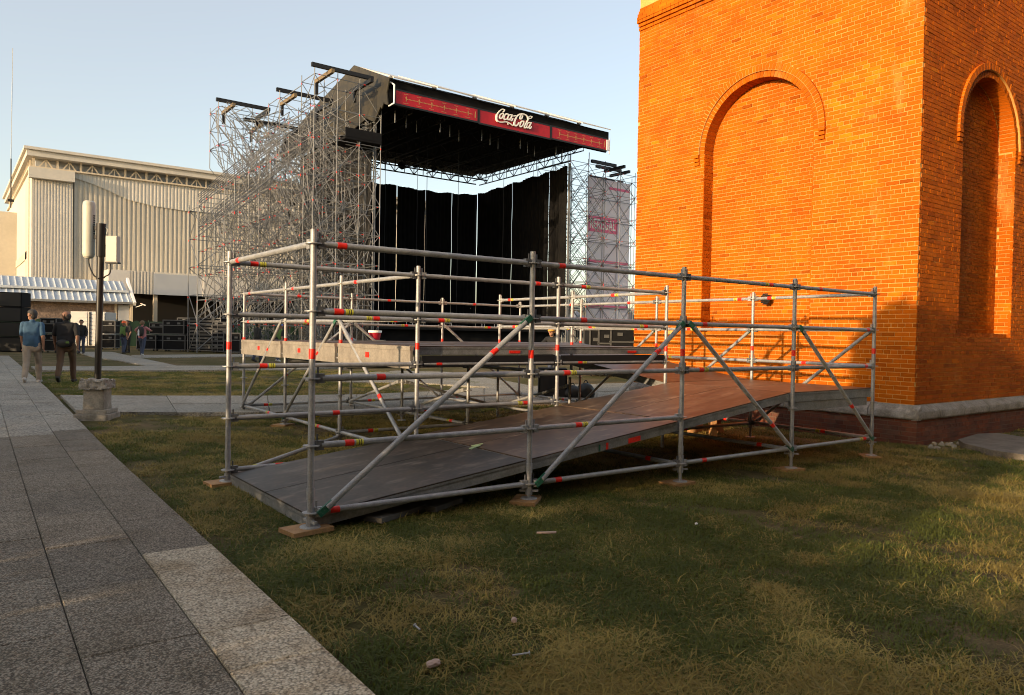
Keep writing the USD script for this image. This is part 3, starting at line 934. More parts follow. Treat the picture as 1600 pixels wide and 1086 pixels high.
# landing fascia beam on the near side
mb = Mb().box((3 * L + .05, .055, .60), (4 * L - .18, .085, .708)); build(mb, 'landing_beam', alu, scaf)
for b in range(2):
    y0, y1 = L + .03 + b * L, L + .02 + (b + 1) * L - .01
    zz = lambda y: .838 + (y - L) * .126
    for x0, x1 in ((3 * L + .04, 3.5 * L - .004), (3.5 * L + .004, 4 * L - .04)):
        deck_panel((x0, y0, zz(y0)), (x1, y0, zz(y0)), (x1, y1, zz(y1)), (x0, y1, zz(y1)), deck_ply_brown)
ZD = 1.352
for bi in range(2):
    for bj in range(3):
        for h in range(2):
            x0, x1 = (1 + bi) * L + .03, (2 + bi) * L - .01
            y0 = (1 + bj) * L + .03 + h * L / 2; y1 = y0 + L / 2 - .04
            za = ZD - .008 * bj
            deck_panel((x0, y0, za), (x1, y0, za), (x1, y1, za - .004), (x0, y1, za - .004), deck_ply_brown, th=.10)
for h in range(2):
    x0, x1 = 3 * L + .03, 4 * L - .03
    y0 = 3 * L + .05 + h * L / 2; y1 = y0 + L / 2 - .03
    deck_panel((x0, y0, ZD - .02), (x1, y0, ZD - .02), (x1, y1, ZD - .02), (x0, y1, ZD - .02), deck_ply_brown)
# beige edge boards on the left side of the raised deck
for bj in range(3):
    y0, y1 = (1 + bj) * L + .05, (2 + bj) * L - .05
    zt = ZD - .055 - .008 * bj
    mb = Mb().box((L - .062, y0, zt - .205), (L - .03, y1, zt)); s = build(mb, 'edge_board', beige_board, scaf)
    build(Mb().box((L - .068, y0, zt - .145), (L - .0625, y1, zt - .137)).box((L - .068, y0 + .0, zt + .002), (L - .02, y1, zt + .05)), 'board_batten', beige_board, s)
    yy = (y0 + y1) / 2 + [.1, .3, .05][bj]
    build(Mb().box((L - .0665, yy - .05, zt - .11), (L - .063, yy + .05, zt - .045)), 'red_tape_patch', red_tape, s)
# front beam of the raised deck, darker
for bi in range(2):
    x0, x1 = (1 + bi) * L + .06, (2 + bi) * L - .06
    mb = Mb().box((x0, L - .02, ZD - .235), (x1, L + .0, ZD - .11)); build(mb, 'deck_beam', truss_black, scaf)
    build(Mb().box((x0 + 1.25, L + .0215, ZD - .085), (x0 + 1.42, L + .0255, ZD - .05)), 'red_tape_patch', red_tape, scaf)
# marks on the ramp edge: tape flag and red tag
xm = 1.5 * L
for (xa, w, m_) in ((2.97, .022, green_paint), (3.07, .03, red_tape)):
    build(Mb().box((xa, .0385, rz(xa) - .10), (xa + w, .0405, rz(xa) - .032)), 'edge_mark', m_, scaf)
build(Mb().obox((3.47, .0395, rz(3.47) - .074), (.088, 0, .0102), (0, .001, 0), (0, 0, .026)), 'red_tag', red_tape, scaf)

# loose leaf scrap on the ramp, planks below the ramp edge
mb = Mb(); q = hitz(742, 700, rz(2.05)); x, y = q[0], q[1]
mb.obox((x, y, rz(x) + .008), (.07, .02, .01), (-.006, .016, .002), (0, 0, .003)); mb.obox((x + .06, y + .05, rz(x + .06) + .012), (.05, -.03, .012), (.008, .014, 0), (0, 0, .003))
build(mb, 'leaf_scrap', mat('pale_leaf', (.22, .30, .16), .7), None, 'pale green torn leaf lying on the dark ramp', 'leaf')
o = thing('ground_plank', 'short grey plank lying on the grass under the ramp edge', 'plank', (.75, .25, -.02))
build(Mb().obox((.78, .22, float(g(.8, .2)) + .02), (.28, .12, 0), (-.07, .14, 0), (0, 0, .02)), 'plank', mat('dirty_plank', (.10, .09, .075), .85, base2=(.06, .055, .045), var=(9, .35, .7)), o)
o = thing('ground_plank', 'second grey plank half hidden behind the first under the ramp', 'plank', (1.2, .3, -.02))
build(Mb().obox((1.25, .32, float(g(1.2, .3)) + .02), (.2, .1, 0), (-.08, .15, 0), (0, 0, .022)), 'plank', MATS['dirty_plank'], o)


# ================================================================== STAGE
Y0, YB, YR = 40.27, 53.1, 37.3         # front columns, back drape, roof front edge
XL, XR, XRL, XRR = 20.35, 37.35, 19.95, 39.0
GZ = .13
stg = thing('concert_stage', 'large covered concert stage hung with black drapes under a red sign', 'stage', (29, 46, GZ))
Z_T, Z_B = 17.45, 15.95
ZR, YRG = 19.55, 42.6
build(Mb().box((XL, Y0 + .3, 1.75), (XR, YB, 2.0)), 'stage_floor', black_paint, stg)
mb = Mb()
mb.box((XL + .2, Y0 + .8, GZ), (XR - .2, Y0 + .85, 1.75)); build(mb, 'stage_skirt', black_cloth, stg)
# roof: ceiling tarp, front slope, rear slope, white top sheets with stepped joints
rf = build(Mb().box((XRL, YR + .35, Z_B + .80), (XRR - .1, YB + .9, Z_B + .92)).box((XRL, YR + .24, Z_B - .1), (XRR - .1, YR + .34, Z_B + .92)), 'roof_underside', black_cloth, stg)
mb = Mb()
for (ya, za, yb, zb) in ((YR + .2, Z_T - .15, YRG, ZR - .15), (YRG, ZR - .15, YB + 3.2, 17.0)):
    n = np.array([0, -(zb - za), yb - ya]); n = n / np.linalg.norm(n)
    c = np.array([(XRL + XRR) / 2, (ya + yb) / 2, (za + zb) / 2])
    d = np.array([0, yb - ya, zb - za]) / 2
    mb.obox(c, [(XRR - XRL) / 2, 0, 0], d, n * .06)
build(mb, 'roof_skin', grey_tarp, stg)
nsh = 6
for k in range(nsh):
    xa = XRL + (XRR - XRL) * k / nsh; xb = XRL + (XRR - XRL) * (k + 1) / nsh
    lift = .06 + .05 * (k % 2)
    mb = Mb(); d = np.array([0, YRG - YR, ZR - Z_T]) / 2
    n = np.cross([1.0, 0, 0], d); n /= np.linalg.norm(n)
    mb.obox(np.array([(xa + xb) / 2, (YR + YRG) / 2 - .15, (Z_T + ZR) / 2]) + n * lift, [(xb - xa) / 2 - .12, 0, 0], d * 1.03, n * .035)
    build(mb, 'roof_sheet', white_roof, stg)
    build(Mb().box((xa - .02, YR - .03, Z_T + .02), (xa + .18, YR + .25, Z_T + .17)), 'roof_sheet_clamp', alu, stg)
# fascia above and below the sign, dark
build(Mb().box((XRL + .35, YR + .1, 16.80), (XRR, YR + .2, Z_T - .02)), 'roof_fascia', black_cloth, stg)
# left gable tarp: polygon in the (y, z) plane, with a fold
gp = Polygon([(YR - .1, Z_T), (YRG - .2, ZR + .1), (YRG + .3, ZR), (YRG + 5.5, 18.6), (YRG + 5.5, 15.5), (YRG + .5, 15.2), (40.4, 15.6), (39.2, 15.1), (38.4, 15.9), (38.2, 15.75), (37.9, 16.1), (YR + .5, 15.95), (YR + .1, 15.8), (YR + .25, 16.6)])
build(Mb().prism(gp, (XRL - .12, 0, 0), (0, 1, 0), (0, 0, 1), (.08, 0, 0)), 'gable_tarp', dark_tarp, stg)
build(Mb().prism(Polygon([(YRG + 5.4, 18.7), (YB + 3.2, 16.9), (YB + 3.2, 15.2), (YRG + 7, 15.4), (YRG + 5.4, 15.5)]), (XRL - .10, 0, 0), (0, 1, 0), (0, 0, 1), (.06, 0, 0)), 'rear_gable_tarp', grey_tarp, stg)
mb = Mb().tube((XRL + .25, YR - .05, 15.9), (XRL + .25, YR - .05, 17.1), .06, 8).tube((XRL + .25, YR - .05, 17.1), (XRL + .05, YR + .2, 17.3), .05, 8).tube((XRL + .25, YR - .05, 15.95), (XRL, YR + .2, 15.75), .05, 8)
build(mb, 'sign_end_bracket', white_paint, stg)
mb = Mb().tube((XRR - .05, YR - .05, 15.7), (XRR - .05, YR - .05, 16.9), .05, 8).box((XRR - .35, YR - .1, 15.95), (XRR - .1, YR + .0, 16.75))
build(mb, 'sign_end_bracket', mesh_banner, stg)
# left outer wall drape and inner drapes
build(Mb().box((XL - .06, Y0 + .3, GZ), (XL, YB, 15.4)), 'side_wall_tarp', grey_tarp, stg)


def drape(x0, y0, x1, y1, z0, ztop_a, ztop_b, name='drape_panel'):
    n = 14
    t = np.linspace(0, 1, n * 2 + 1)
    base = np.array([x0, y0]) + t[:, None] * (np.array([x1, y1]) - np.array([x0, y0]))
    d = np.array([x1 - x0, y1 - y0]); d /= np.linalg.norm(d); nn = np.array([-d[1], d[0]])
    base = base + nn * (.06 * np.sin(t * n * math.pi + rng.uniform(0, 6)) + .03 * rng.normal(size=len(t)))[:, None]
    zt = ztop_a + (ztop_b - ztop_a) * t - .07 * np.sin(t * math.pi) + .05 * np.sin(t * 9 + x0)
    P = np.vstack([np.c_[base, np.full(len(t), z0)], np.c_[base, zt]])
    m = len(t)
    build(Mb().add(P, [[k, k + 1, k + 1 + m, k + m] for k in range(m - 1)]), name, black_cloth, stg)


bx = np.linspace(XL + .1, XR + .03, 7)
tops = [14.4, 14.38, 14.3, 14.32, 14.25, 14.35, 14.6]
for k in range(6):
    drape(bx[k] + .022, YB, bx[k + 1] - .022, YB, 2.0 if k != 5 else 2.0, tops[k], tops[k + 1])
by = [Y0 + .1, 42.6, 45.1, 47.6, 50.2, YB - .04]
for k in range(5):
    drape(XR, by[k] + .012, XR, by[k + 1] - .03 * (k % 2) - .008, 2.0, 15.1 - .1 * k, 15.0 - .1 * k)
# columns
for (x, y, top) in ((XL + .0, Y0, 15.9), (XR + .1, Y0, 15.3)):
    mb = Mb()
    for dx, dy in ((0, 0), (.0, .5), (.12, 0)):
        mb.tube((x + dx, y + dy, GZ), (x + dx, y + dy, top), .045, 8)
    for k in range(int(top)):
        mb.tube((x, y, k + .3), (x, y + .5, k + .9), .02, 6)
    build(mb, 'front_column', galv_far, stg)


def truss(mb, p, q, h, r=.035, n=8, up=(0, 0, 1)):
    p, q, up = np.asarray(p, float), np.asarray(q, float), np.asarray(up, float)
    mb.tube(p, q, r, 6).tube(p + up * h, q + up * h, r, 6)
    for k in range(n):
        a, b = p + (q - p) * k / n, p + (q - p) * (k + 1) / n
        mb.tube(a, b + up * h, r * .7, 5) if k % 2 else mb.tube(a + up * h, b, r * .7, 5)
        mb.tube(a, a + up * h, r * .6, 5)


for yy, zz, h in ((YB + .3, 15.55, 1.1), (YB - 1.6, 15.6, 1.1)):
    mb = Mb(); truss(mb, (XL, yy, zz), (XR, yy, zz), h, .06, 18); build(mb, 'rear_truss', truss_black, stg)
for xx in np.linspace(XL + 1.5, XR - .5, 7):
    mb = Mb(); truss(mb, (xx, YR + .6, 15.75), (xx, YB, 15.75), .9, .045, 14)
    build(mb, 'roof_truss', truss_black, stg)
for xx in (XR + .2,):
    mb = Mb(); truss(mb, (xx, Y0, 15.45), (xx, YB, 15.45), 1.0, .05, 12); build(mb, 'side_truss', truss_black, stg)
# hung cloth lumps and fixtures under the rear edge
for k in range(9):
    x = rng.uniform(XL + .5, XR - .5); y = YB - rng.uniform(.2, 1.8)
    m = trimesh.creation.icosphere(2, .35); m.apply_scale((1.0, .5, rng.uniform(.5, 1.2))); m.apply_translation((x, y, 15.85 + rng.uniform(-.1, .5)))
    build(Mb().tm(m), 'rolled_cloth', black_cloth, stg)
# hanging steel wires
for px in (652, 716, 667, 833, 873, 602, 787):
    p = hity(px, 300, Y0 + 1.5 + (px % 5))
    build(Mb().tube((p[0], p[1], 2.0), (p[0], p[1], 15.85), .018, 6), 'hoist_wire', truss_black, stg)
for k in range(16):
    x = XRL + 1 + (XRR - XRL - 2) * k / 15
    build(Mb().tube((x, YR + 1.2 + .6 * (k % 3), 15.1), (x, YR + 1.2 + .6 * (k % 3), 15.9), .03, 6), 'drop_pipe', galv_far, stg)
# sign board: three red banners with their frames, gold scale print and white lettering
SZ0, SZ1 = 15.98, 16.78
spans = [(XRL + .38, 26.55), (26.75, 32.95), (33.15, XRR - .35)]
for n_, (xa, xb) in enumerate(spans):
    z1, z0 = SZ1, SZ0 - (.05 if n_ == 1 else 0)
    s = build(Mb().box((xa, YR - .02, z0), (xb, YR + .02, z1)), 'sign_banner', red_ban, stg)
    fm = Mb().box((xa - .09, YR - .035, z0 - .12), (xb + .09, YR - .005, z0 - .004)).box((xa - .09, YR - .035, z1 + .004), (xb + .09, YR - .005, z1 + .10))
    fm.box((xa - .09, YR - .0355, z0 - .004), (xa - .004, YR - .005, z1 + .004)).box((xb + .004, YR - .0355, z0 - .004), (xb + .09, YR - .005, z1 + .004))
    build(fm, 'sign_frame', truss_black, s)
    if n_ != 1:
        gm = Mb(); zc = (z0 + z1) / 2
        x = xa + .75
        while x < xb - .45:
            gm.box((x, YR - .028, zc - .03), (x + .035, YR - .0205, zc + .03)); x += .10
        gm.box((xa + .7, YR - .0265, zc - .008), (xb - .4, YR - .0205, zc + .008))
        for k in range(6):
            xc = xa + .75 + (xb - xa - 1.5) * k / 5
            gm.box((xc - .02, YR - .029, zc - .16), (xc + .02, YR - .0205, zc + .16)).box((xc - .06, YR - .0275, zc + .05), (xc + .06, YR - .0205, zc + .09))
            gm.box((xc - .16, YR - .0285, zc + .27), (xc + .14, YR - .0205, zc + .295)).box((xc - .2, YR - .0285, zc - .30), (xc + .16, YR - .0205, zc - .275))
        gm.box((xb - .2, YR - .0285, zc - .22), (xb - .14, YR - .0205, zc + .22))
        build(gm, 'gold_scale', gold, s)
strokes = [
    ([(400, 315), (410, 262), (345, 243), (260, 290), (185, 380), (143, 480), (138, 580), (170, 640), (240, 678), (330, 685), (420, 672), (500, 682), (600, 735), (690, 798)], 34),
    ([(150, 430), (138, 520), (145, 600), (185, 655)], 56), ([(400, 300), (365, 330)], 36), ([(520, 690), (530, 755)], 28),
    ([(360, 385), (300, 400), (245, 470), (240, 545), (285, 560), (345, 500), (375, 420), (360, 385)], 44),
    ([(535, 425), (480, 400), (415, 455), (385, 545), (415, 595), (475, 575)], 46),
    ([(650, 440), (590, 430), (530, 500), (515, 590), (560, 605), (620, 540), (670, 440), (615, 590), (645, 635), (688, 560)], 42),
    ([(722, 472), (790, 462)], 44),
    ([(1020, 470), (1000, 540), (955, 575), (930, 535), (960, 450), (1010, 400), (930, 410), (840, 480), (770, 590), (735, 700), (745, 780), (800, 805), (860, 760), (900, 700)], 46),
    ([(800, 545), (750, 660), (740, 760), (790, 805)], 62),
    ([(1010, 400), (1100, 425), (1175, 480), (1200, 560)], 40),
    ([(1055, 655), (1000, 650), (950, 730), (925, 810), (955, 840), (1015, 800), (1060, 720), (1055, 655)], 44),
    ([(1350, 495), (1300, 555), (1240, 560), (1230, 505), (1290, 480), (1350, 495)], 26),
    ([(1235, 545), (1150, 700), (1075, 830), (1100, 875), (1150, 835)], 46),
    ([(1285, 705), (1225, 695), (1170, 770), (1150, 855), (1190, 880), (1255, 810), (1315, 700), (1245, 850), (1270, 900), (1318, 840)], 42)]
polys = []
for pts, w in strokes:
    W2 = [hity(768 + x / 21.72, 160 + y / 21.72, YR) for x, y in pts]
    ln = np.array([(q[0], q[2]) for q in W2])
    t = np.arange(len(ln)); tt = np.linspace(0, len(ln) - 1, len(ln) * 5)
    from scipy.interpolate import PchipInterpolator
    ln = np.c_[PchipInterpolator(t, ln[:, 0])(tt), PchipInterpolator(t, ln[:, 1])(tt)]
    polys.append(LineString(ln).buffer(w / 21.72 / 2 * .0395))
logo = unary_union(polys).simplify(.004)
build(Mb().prism(logo, (0, YR - .14, 0), (1, 0, 0), (0, 0, 1), (0, .10, 0)), 'white_script_letters', white_paint, stg)
# things on the stage floor
for (px, h, w) in ((610, .5, .35), (640, .35, .5), (755, .8, .25), (775, .8, .25), (700, .3, .6)):
    p = hity(px, 505, Y0 + 2.0)
    mb = Mb()
    for dx in (-w / 2, w / 2):
        mb.tube((p[0] + dx, p[1], 2.0), (p[0] + dx, p[1], 2.0 + h), .025, 6)
    mb.tube((p[0] - w / 2, p[1], 2.0 + h), (p[0] + w / 2, p[1], 2.0 + h), .025, 6)
    build(mb, 'floor_stand', white_paint, stg)


# ---- scaffold lattices at both sides of the stage
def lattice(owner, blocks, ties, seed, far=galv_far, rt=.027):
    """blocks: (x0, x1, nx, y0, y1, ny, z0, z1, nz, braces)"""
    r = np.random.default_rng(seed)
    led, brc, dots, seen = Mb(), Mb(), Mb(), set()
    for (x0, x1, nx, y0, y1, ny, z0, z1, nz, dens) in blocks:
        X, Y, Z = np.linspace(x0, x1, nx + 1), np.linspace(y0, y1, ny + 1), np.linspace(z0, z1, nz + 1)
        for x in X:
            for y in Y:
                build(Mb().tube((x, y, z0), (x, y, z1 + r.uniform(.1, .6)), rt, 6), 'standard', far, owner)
                for z in Z[1:]:
                    if r.random() < .6:
                        dots.tube((x, y, z - .14), (x, y, z - .05), rt * 1.15, 6)
        for z in Z[1:]:
            for y in Y:
                for k in range(nx):
                    led.tube((X[k], y, z), (X[k + 1], y, z), rt * .9, 5, caps=False)
                    if r.random() < .55:
                        dots.tube((X[k] + .25, y, z), (X[k] + .36, y, z), rt * 1.2, 6)
            for x in X:
                for k in range(ny):
                    led.tube((x, Y[k], z), (x, Y[k + 1], z), rt * .9, 5, caps=False)
                    if r.random() < .4:
                        dots.tube((x, Y[k] + .25, z), (x, Y[k] + .36, z), rt * 1.2, 6)
        for m in range(nz):
            za, zb = Z[m], Z[m + 1]
            for y in Y:
                for k in range(nx):
                    if r.random() < dens:
                        a, b = (X[k], X[k + 1]) if (k + m) % 2 else (X[k + 1], X[k])
                        brc.tube((a, y + .04, za), (b, y + .04, zb), rt * .85, 5, caps=False)
            for x in X:
                for k in range(ny):
                    if r.random() < dens:
                        a, b = (Y[k], Y[k + 1]) if (k + m) % 2 else (Y[k + 1], Y[k])
                        brc.tube((x + .04, a, za), (x + .04, b, zb), rt * .85, 5, caps=False)
    for p, q in ties:
        brc.tube(p, q, rt, 5, caps=False)
    build(led, 'lattice_ledgers', far, owner, kind='stuff')
    build(brc, 'lattice_braces', far, owner, kind='stuff')
    build(dots, 'red_marking_bands', red_tape, owner, kind='stuff')


wing = thing('stage_scaffold_wing', 'tall tangled scaffold wing with black top beams left of the stage', 'scaffold', (15, 45, GZ))
blocks = [(15.6, 20.1, 3, 38.8, 40.9, 1, GZ, 17.2, 9, .75),
          (15.6, 19.9, 2, 44.8, 47.0, 1, GZ, 17.2, 9, .7),
          (15.6, 20.0, 2, 49.6, 51.7, 1, GZ, 13.2, 7, .7),
          (12.95, 20.0, 3, 49.6, 51.7, 1, 13.2, 17.2, 3, .6),
          (9.35, 11.4, 1, 40.4, 42.5, 1, GZ, 8.6, 5, .9),
          (11.4, 13.5, 1, 40.4, 48.6, 4, GZ, 10.2, 6, .85),
          (13.5, 15.6, 1, 40.4, 50.6, 5, GZ, 11.9, 7, .8),
          (15.6, 20.0, 2, 40.9, 49.6, 4, GZ, 15.2, 8, .55)]
ties = []
for z in np.linspace(2, 17, 9):
    for x in (15.6, 17.1, 18.6, 20.0):
        ties.append(((x, 40.9, z), (x, 44.8, z))); ties.append(((x, 47.0, z), (x, 49.6, z)))
        ties.append(((x, 40.9, z - 1.7), (x, 44.8, z))); ties.append(((x, 47.0, z), (x, 49.6, z - 1.7)))
for y in np.linspace(40.4, 50.6, 6):
    for (xa, za, xb, zb) in ((9.35, 8.6, 15.6, 14.5), (9.35, 6.9, 15.6, 12.8), (11.4, 8.5, 17.1, 14.0), (9.35, .3, 15.6, 6.2), (11.4, .3, 17.1, 6.0)):
        f_ = max(0.0, (9.35 + .25 * (y - 40.4) - xa) / (xb - xa))
        ties.append(((xa + f_ * (xb - xa), y, za + f_ * (zb - za)), (xb, y, zb)))
for y in (49.6, 51.7):
    for dz in (0, 1.3, 2.6, 3.9):
        ties.append(((12.95, y, 13.2 + dz), (17.8, y, 7.6 + dz))); ties.append(((15.3, y, 13.2 + dz), (19.6, y, 8.2 + dz)))
for (x0, x1, y0, y1, z0, z1, cnt) in ((11.5, 20, 40.4, 48.5, .3, 9, 200), (13.5, 20, 39, 51.5, 6, 15, 260), (15.6, 20, 38.8, 41, 1, 16, 60), (12.9, 18, 46, 51.7, 8, 17, 170)):
    for _ in range(cnt):        # long loose ties running through the lattice along both axes
        a_ = np.array([rng.uniform(x0, x1), rng.uniform(y0, y1), rng.uniform(z0, z1)])
        d_ = (np.array([2.1, 0, 2.0]), np.array([-2.1, 0, 2.0]), np.array([0, 2.1, 2.0]), np.array([0, 2.1, -2.0]), np.array([2.1, 0, 0]), np.array([0, 4.2, 4.0]))[rng.integers(0, 6)]
        ties.append((a_, np.clip(a_ + d_, (x0, y0, z0), (x1, y1, z1))))
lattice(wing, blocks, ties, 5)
for (xa, ya, xb, yb, z) in ((15.4, 38.8, 19.5, 38.8, 17.6), (15.4, 44.9, 19.4, 44.9, 17.6), (12.8, 49.65, 16.6, 49.4, 17.55), (15.3, 51.4, 19.4, 51.4, 17.0)):
    build(Mb().box((xa, ya - .10, z), (xb, ya + .10, z + .24)), 'top_beam', truss_black, wing)
    for t in (.28, .92):
        xx = xa + (xb - xa) * t
        build(Mb().box((xx - .10, ya - .55, z - .29), (xx + .10, ya + 2.2, z - .05)), 'cross_beam', mat('brown_beam_steel', (.15, .11, .06), .6) if t < .5 else truss_black, wing)
        build(Mb().box((xx - .08, ya + 1.9, z - .98), (xx + .08, ya + 2.1, z - .30)), 'beam_post', truss_black, wing)
build(Mb().box((17.6, 38.7, 13.6), (20.1, 40.9, 13.75)).box((17.6, 38.68, 13.75), (20.1, 38.72, 14.3)), 'work_platform', black_paint, wing)
for k in range(6):
    x = rng.uniform(15.8, 19.5); y = rng.uniform(47, 50)
    m = trimesh.creation.icosphere(2, .3); m.apply_scale((1.2, .4, .7)); m.apply_translation((x, y, rng.uniform(10, 12.2)))
    m.apply_scale((.6, 1, .5)) if False else None
    build(Mb().tm(m), 'bundled_sheet', [grey_tarp, cream_light, dark_tarp][k % 3], wing)

rtow = thing('stage_scaffold_tower', 'scaffold tower right of the stage carrying a pale pink mesh banner', 'scaffold', (41, 42, GZ))
lattice(rtow, [(37.75, 41.6, 2, 40.4, 44.6, 2, GZ, 15.6, 8, .9), (41.6, 46.9, 3, 40.4, 44.6, 2, GZ, 15.3, 8, .85)],
        [((37.8, 40.4 + 2.1 * k, z), (42.0, 40.4 + 2.1 * k, z - 4.2)) for k in range(3) for z in np.linspace(6, 15.5, 5)] + [((42.0, 40.4 + 2.1 * k, z), (37.8, 40.4 + 2.1 * k, z - 4.2)) for k in range(3) for z in np.linspace(6, 15.5, 5)], 9)
s = build(Mb().box((41.75, 42.6, 2.0), (46.8, 42.63, 15.2)), 'mesh_banner', mesh_banner, rtow)
s2 = build(Mb().box((41.8, 42.58, 10.55), (45.3, 42.597, 11.9)), 'pink_band', pink_print, s)
tx = meshkit.text_mesh('REREGAL', .82, .012, bold=True)
b0, b1 = tx.bounds
tx.apply_translation(-b0); tx.apply_scale((3.1 / (b1[0] - b0[0]), 1, 1)); tx.apply_transform(trimesh.transformations.rotation_matrix(math.pi / 2, [1, 0, 0])); tx.apply_translation((41.95, 42.575, 10.8))
build(Mb().tm(tx), 'banner_lettering', white_paint, s)
for z, x0, x1 in ((7.9, 41.8, 46.7), (14.4, 44.2, 46.7), (4.0, 41.8, 46.7)):
    build(Mb().box((x0, 42.585, z), (x1, 42.598, z + .22)), 'pink_band', pink_print, s)
for (xa, xb, y, z) in ((40.0, 42.8, 40.4, 15.75), (42.3, 45.3, 42.3, 16.0), (43.6, 46.6, 44.4, 15.6)):
    build(Mb().box((xa, y - .1, z), (xb, y + .1, z + .25)), 'top_beam', truss_black, rtow)
    build(Mb().box((xb - .25, y - 1.2, z - .26), (xb - .05, y + 1.2, z - .02)), 'cross_beam', truss_black, rtow)


# ================================================================== HALL, SHED, FENCE
YH, XH = 83.87, 4.44
hall = thing('exhibition_hall', 'huge cream ribbed metal hall with an exposed truss band under its roof', 'building', (20, 95, GZ))
HX1, HY1 = 50.0, 120.0


def corrugated(mb, x0, x1, y, z0, zt, pitch, depth, n_sub=1):
    """ribbed sheet facing -y; zt may be a function of x (its lower or upper edge)"""
    n = int(round((x1 - x0) / pitch))
    xs, ds = [], []
    for k in range(n):
        a = x0 + k * pitch
        xs += [a, a + pitch * .42, a + pitch * .5, a + pitch * .92]; ds += [0, 0, depth, depth]
    xs.append(x0 + n * pitch); ds.append(0)
    xs, ds = np.array(xs), np.array(ds)
    lo = z0(xs) if callable(z0) else np.full(len(xs), z0)
    hi = zt(xs) if callable(zt) else np.full(len(xs), zt)
    for k in range(len(xs) - 1):
        mb.add([(xs[k], y + ds[k], lo[k]), (xs[k + 1], y + ds[k + 1], lo[k + 1]), (xs[k + 1], y + ds[k + 1], hi[k + 1]), (xs[k], y + ds[k], hi[k])], [[0, 1, 2, 3]])


cx_ = np.array([8.1, 9.7, 11.0, 13.1, 15.6, 18.9, 21.7, 26, 32, 40, 50]); cz_ = np.array([16.9, 16.5, 16.06, 15.25, 14.86, 14.7, 14.75, 14.9, 15.2, 15.6, 15.9])
curve = lambda x: np.interp(x, cx_, cz_)
build(Mb().box((XH + .25, YH + .45, GZ), (HX1, HY1, 17.4)), 'inner_wall', cream_wall, hall)
mb = Mb(); corrugated(mb, XH + .05, 8.1, YH - .06, GZ, 16.3, .27, .03); build(mb, 'corner_cladding', cream_light, hall)
mb = Mb(); corrugated(mb, 8.15, HX1, YH + .12, GZ, lambda x: curve(x) + .2, .46, .085); build(mb, 'ribbed_cladding', cream_wall, hall)
mb = Mb(); corrugated(mb, 8.15, HX1, YH, curve, 17.42, .36, .03); build(mb, 'upper_cladding', cream_light, hall)
build(Mb().box((XH - .3, YH - .75, 16.32), (8.1, YH - .02, 17.35)), 'corner_box', cream_light, hall)
build(Mb().box((XH - .02, YH - .05, GZ), (XH + .25, HY1, 17.45)), 'side_wall', cream_light, hall)
# side relief on the end wall
for (ya, yb, za, zb) in ((88, 112, 8.6, 9.4), (86, 90, 5, 16.8)):
    build(Mb().box((XH - .12, ya, za), (XH - .022, yb, zb)), 'wall_relief', cream_wall, hall)
build(Mb().box((XH - .5, YH - .95, 18.42), (HX1, HY1, 19.0)).box((XH - .75, YH - 1.2, 19.0), (HX1, HY1, 19.28)), 'roof_fascia', cream_light, hall)
build(Mb().box((XH + .35, YH + .6, 17.45), (HX1, HY1, 18.42)), 'clerestory_back', grey_clad, hall)
build(Mb().box((XH - .2, YH - .3, 17.42), (HX1, YH + .3, 17.56)).box((XH - .25, YH + .3, 17.42), (XH + .3, HY1, 17.56)), 'truss_sill', beige_steel, hall)
mods = 2.06
k = 0
x = XH + .15
while x < HX1 - mods:
    mb = Mb()
    mb.box((x - .09, YH - .16, 17.56), (x + .09, YH + .02, 18.42))
    xa, xb, xm_ = x + .45, x + mods - .45, x + mods / 2
    for a in (xa, xb):
        d = np.array([xm_ - a, 0, .80]); ln = np.linalg.norm(d); d /= ln
        nn = np.array([-d[2], 0, d[0]])
        mb.obox(np.array([(a + xm_) / 2, YH - .08, 17.96]), d * ln / 2, nn * .055, (0, .06, 0))
    mb.box((xm_ - .05, YH - .13, 17.56), (xm_ + .05, YH - .035, 18.34))
    build(mb, 'truss_bay', beige_steel, hall)
    x += mods
y = YH + 1.2
while y < HY1 - 2:
    build(Mb().box((XH - .15, y - .08, 17.56), (XH + .02, y + .08, 18.42)), 'side_truss_post', beige_steel, hall); y += 1.6
# lower wing of the hall on the left, in shade of trees
build(Mb().box((-6, 104, GZ), (XH - .03, 118, 15.3)), 'low_side_block', cream_wall, hall)
# annex in front
annex = thing('loading_annex', 'low annex with white and grey cladding over a dark open bay', 'building', (20, 79, GZ))
AY = 77.0
build(Mb().box((10.3, AY + .35, 5.2), (30, YH - .1, 7.25)), 'upper_block', cream_light, annex)
mb = Mb(); corrugated(mb, 12.3, 14.3, AY, 4.95, 7.2, .30, .06); build(mb, 'ribbed_cladding', cream_light, annex)
mb = Mb().box((14.35, AY - .02, 4.95), (19.0, AY + .3, 7.05)); build(mb, 'smooth_panel', grey_clad, annex)
build(Mb().box((19.05, AY - .3, 4.9), (24.5, AY + .3, 6.9)), 'white_panel', white_roof, annex)
build(Mb().box((10.3, AY + .1, 4.95), (12.25, AY + .34, 7.2)), 'side_panel', white_roof, annex)
build(Mb().box((11.5, AY + 3, GZ), (30, AY + 3.2, 5.2)), 'bay_back_wall', dark_void, annex)
for x in (14.6, 24.0):
    build(Mb().box((x - .18, AY + .3, GZ), (x + .18, AY + .66, 4.95)), 'pillar', beige_steel, annex)

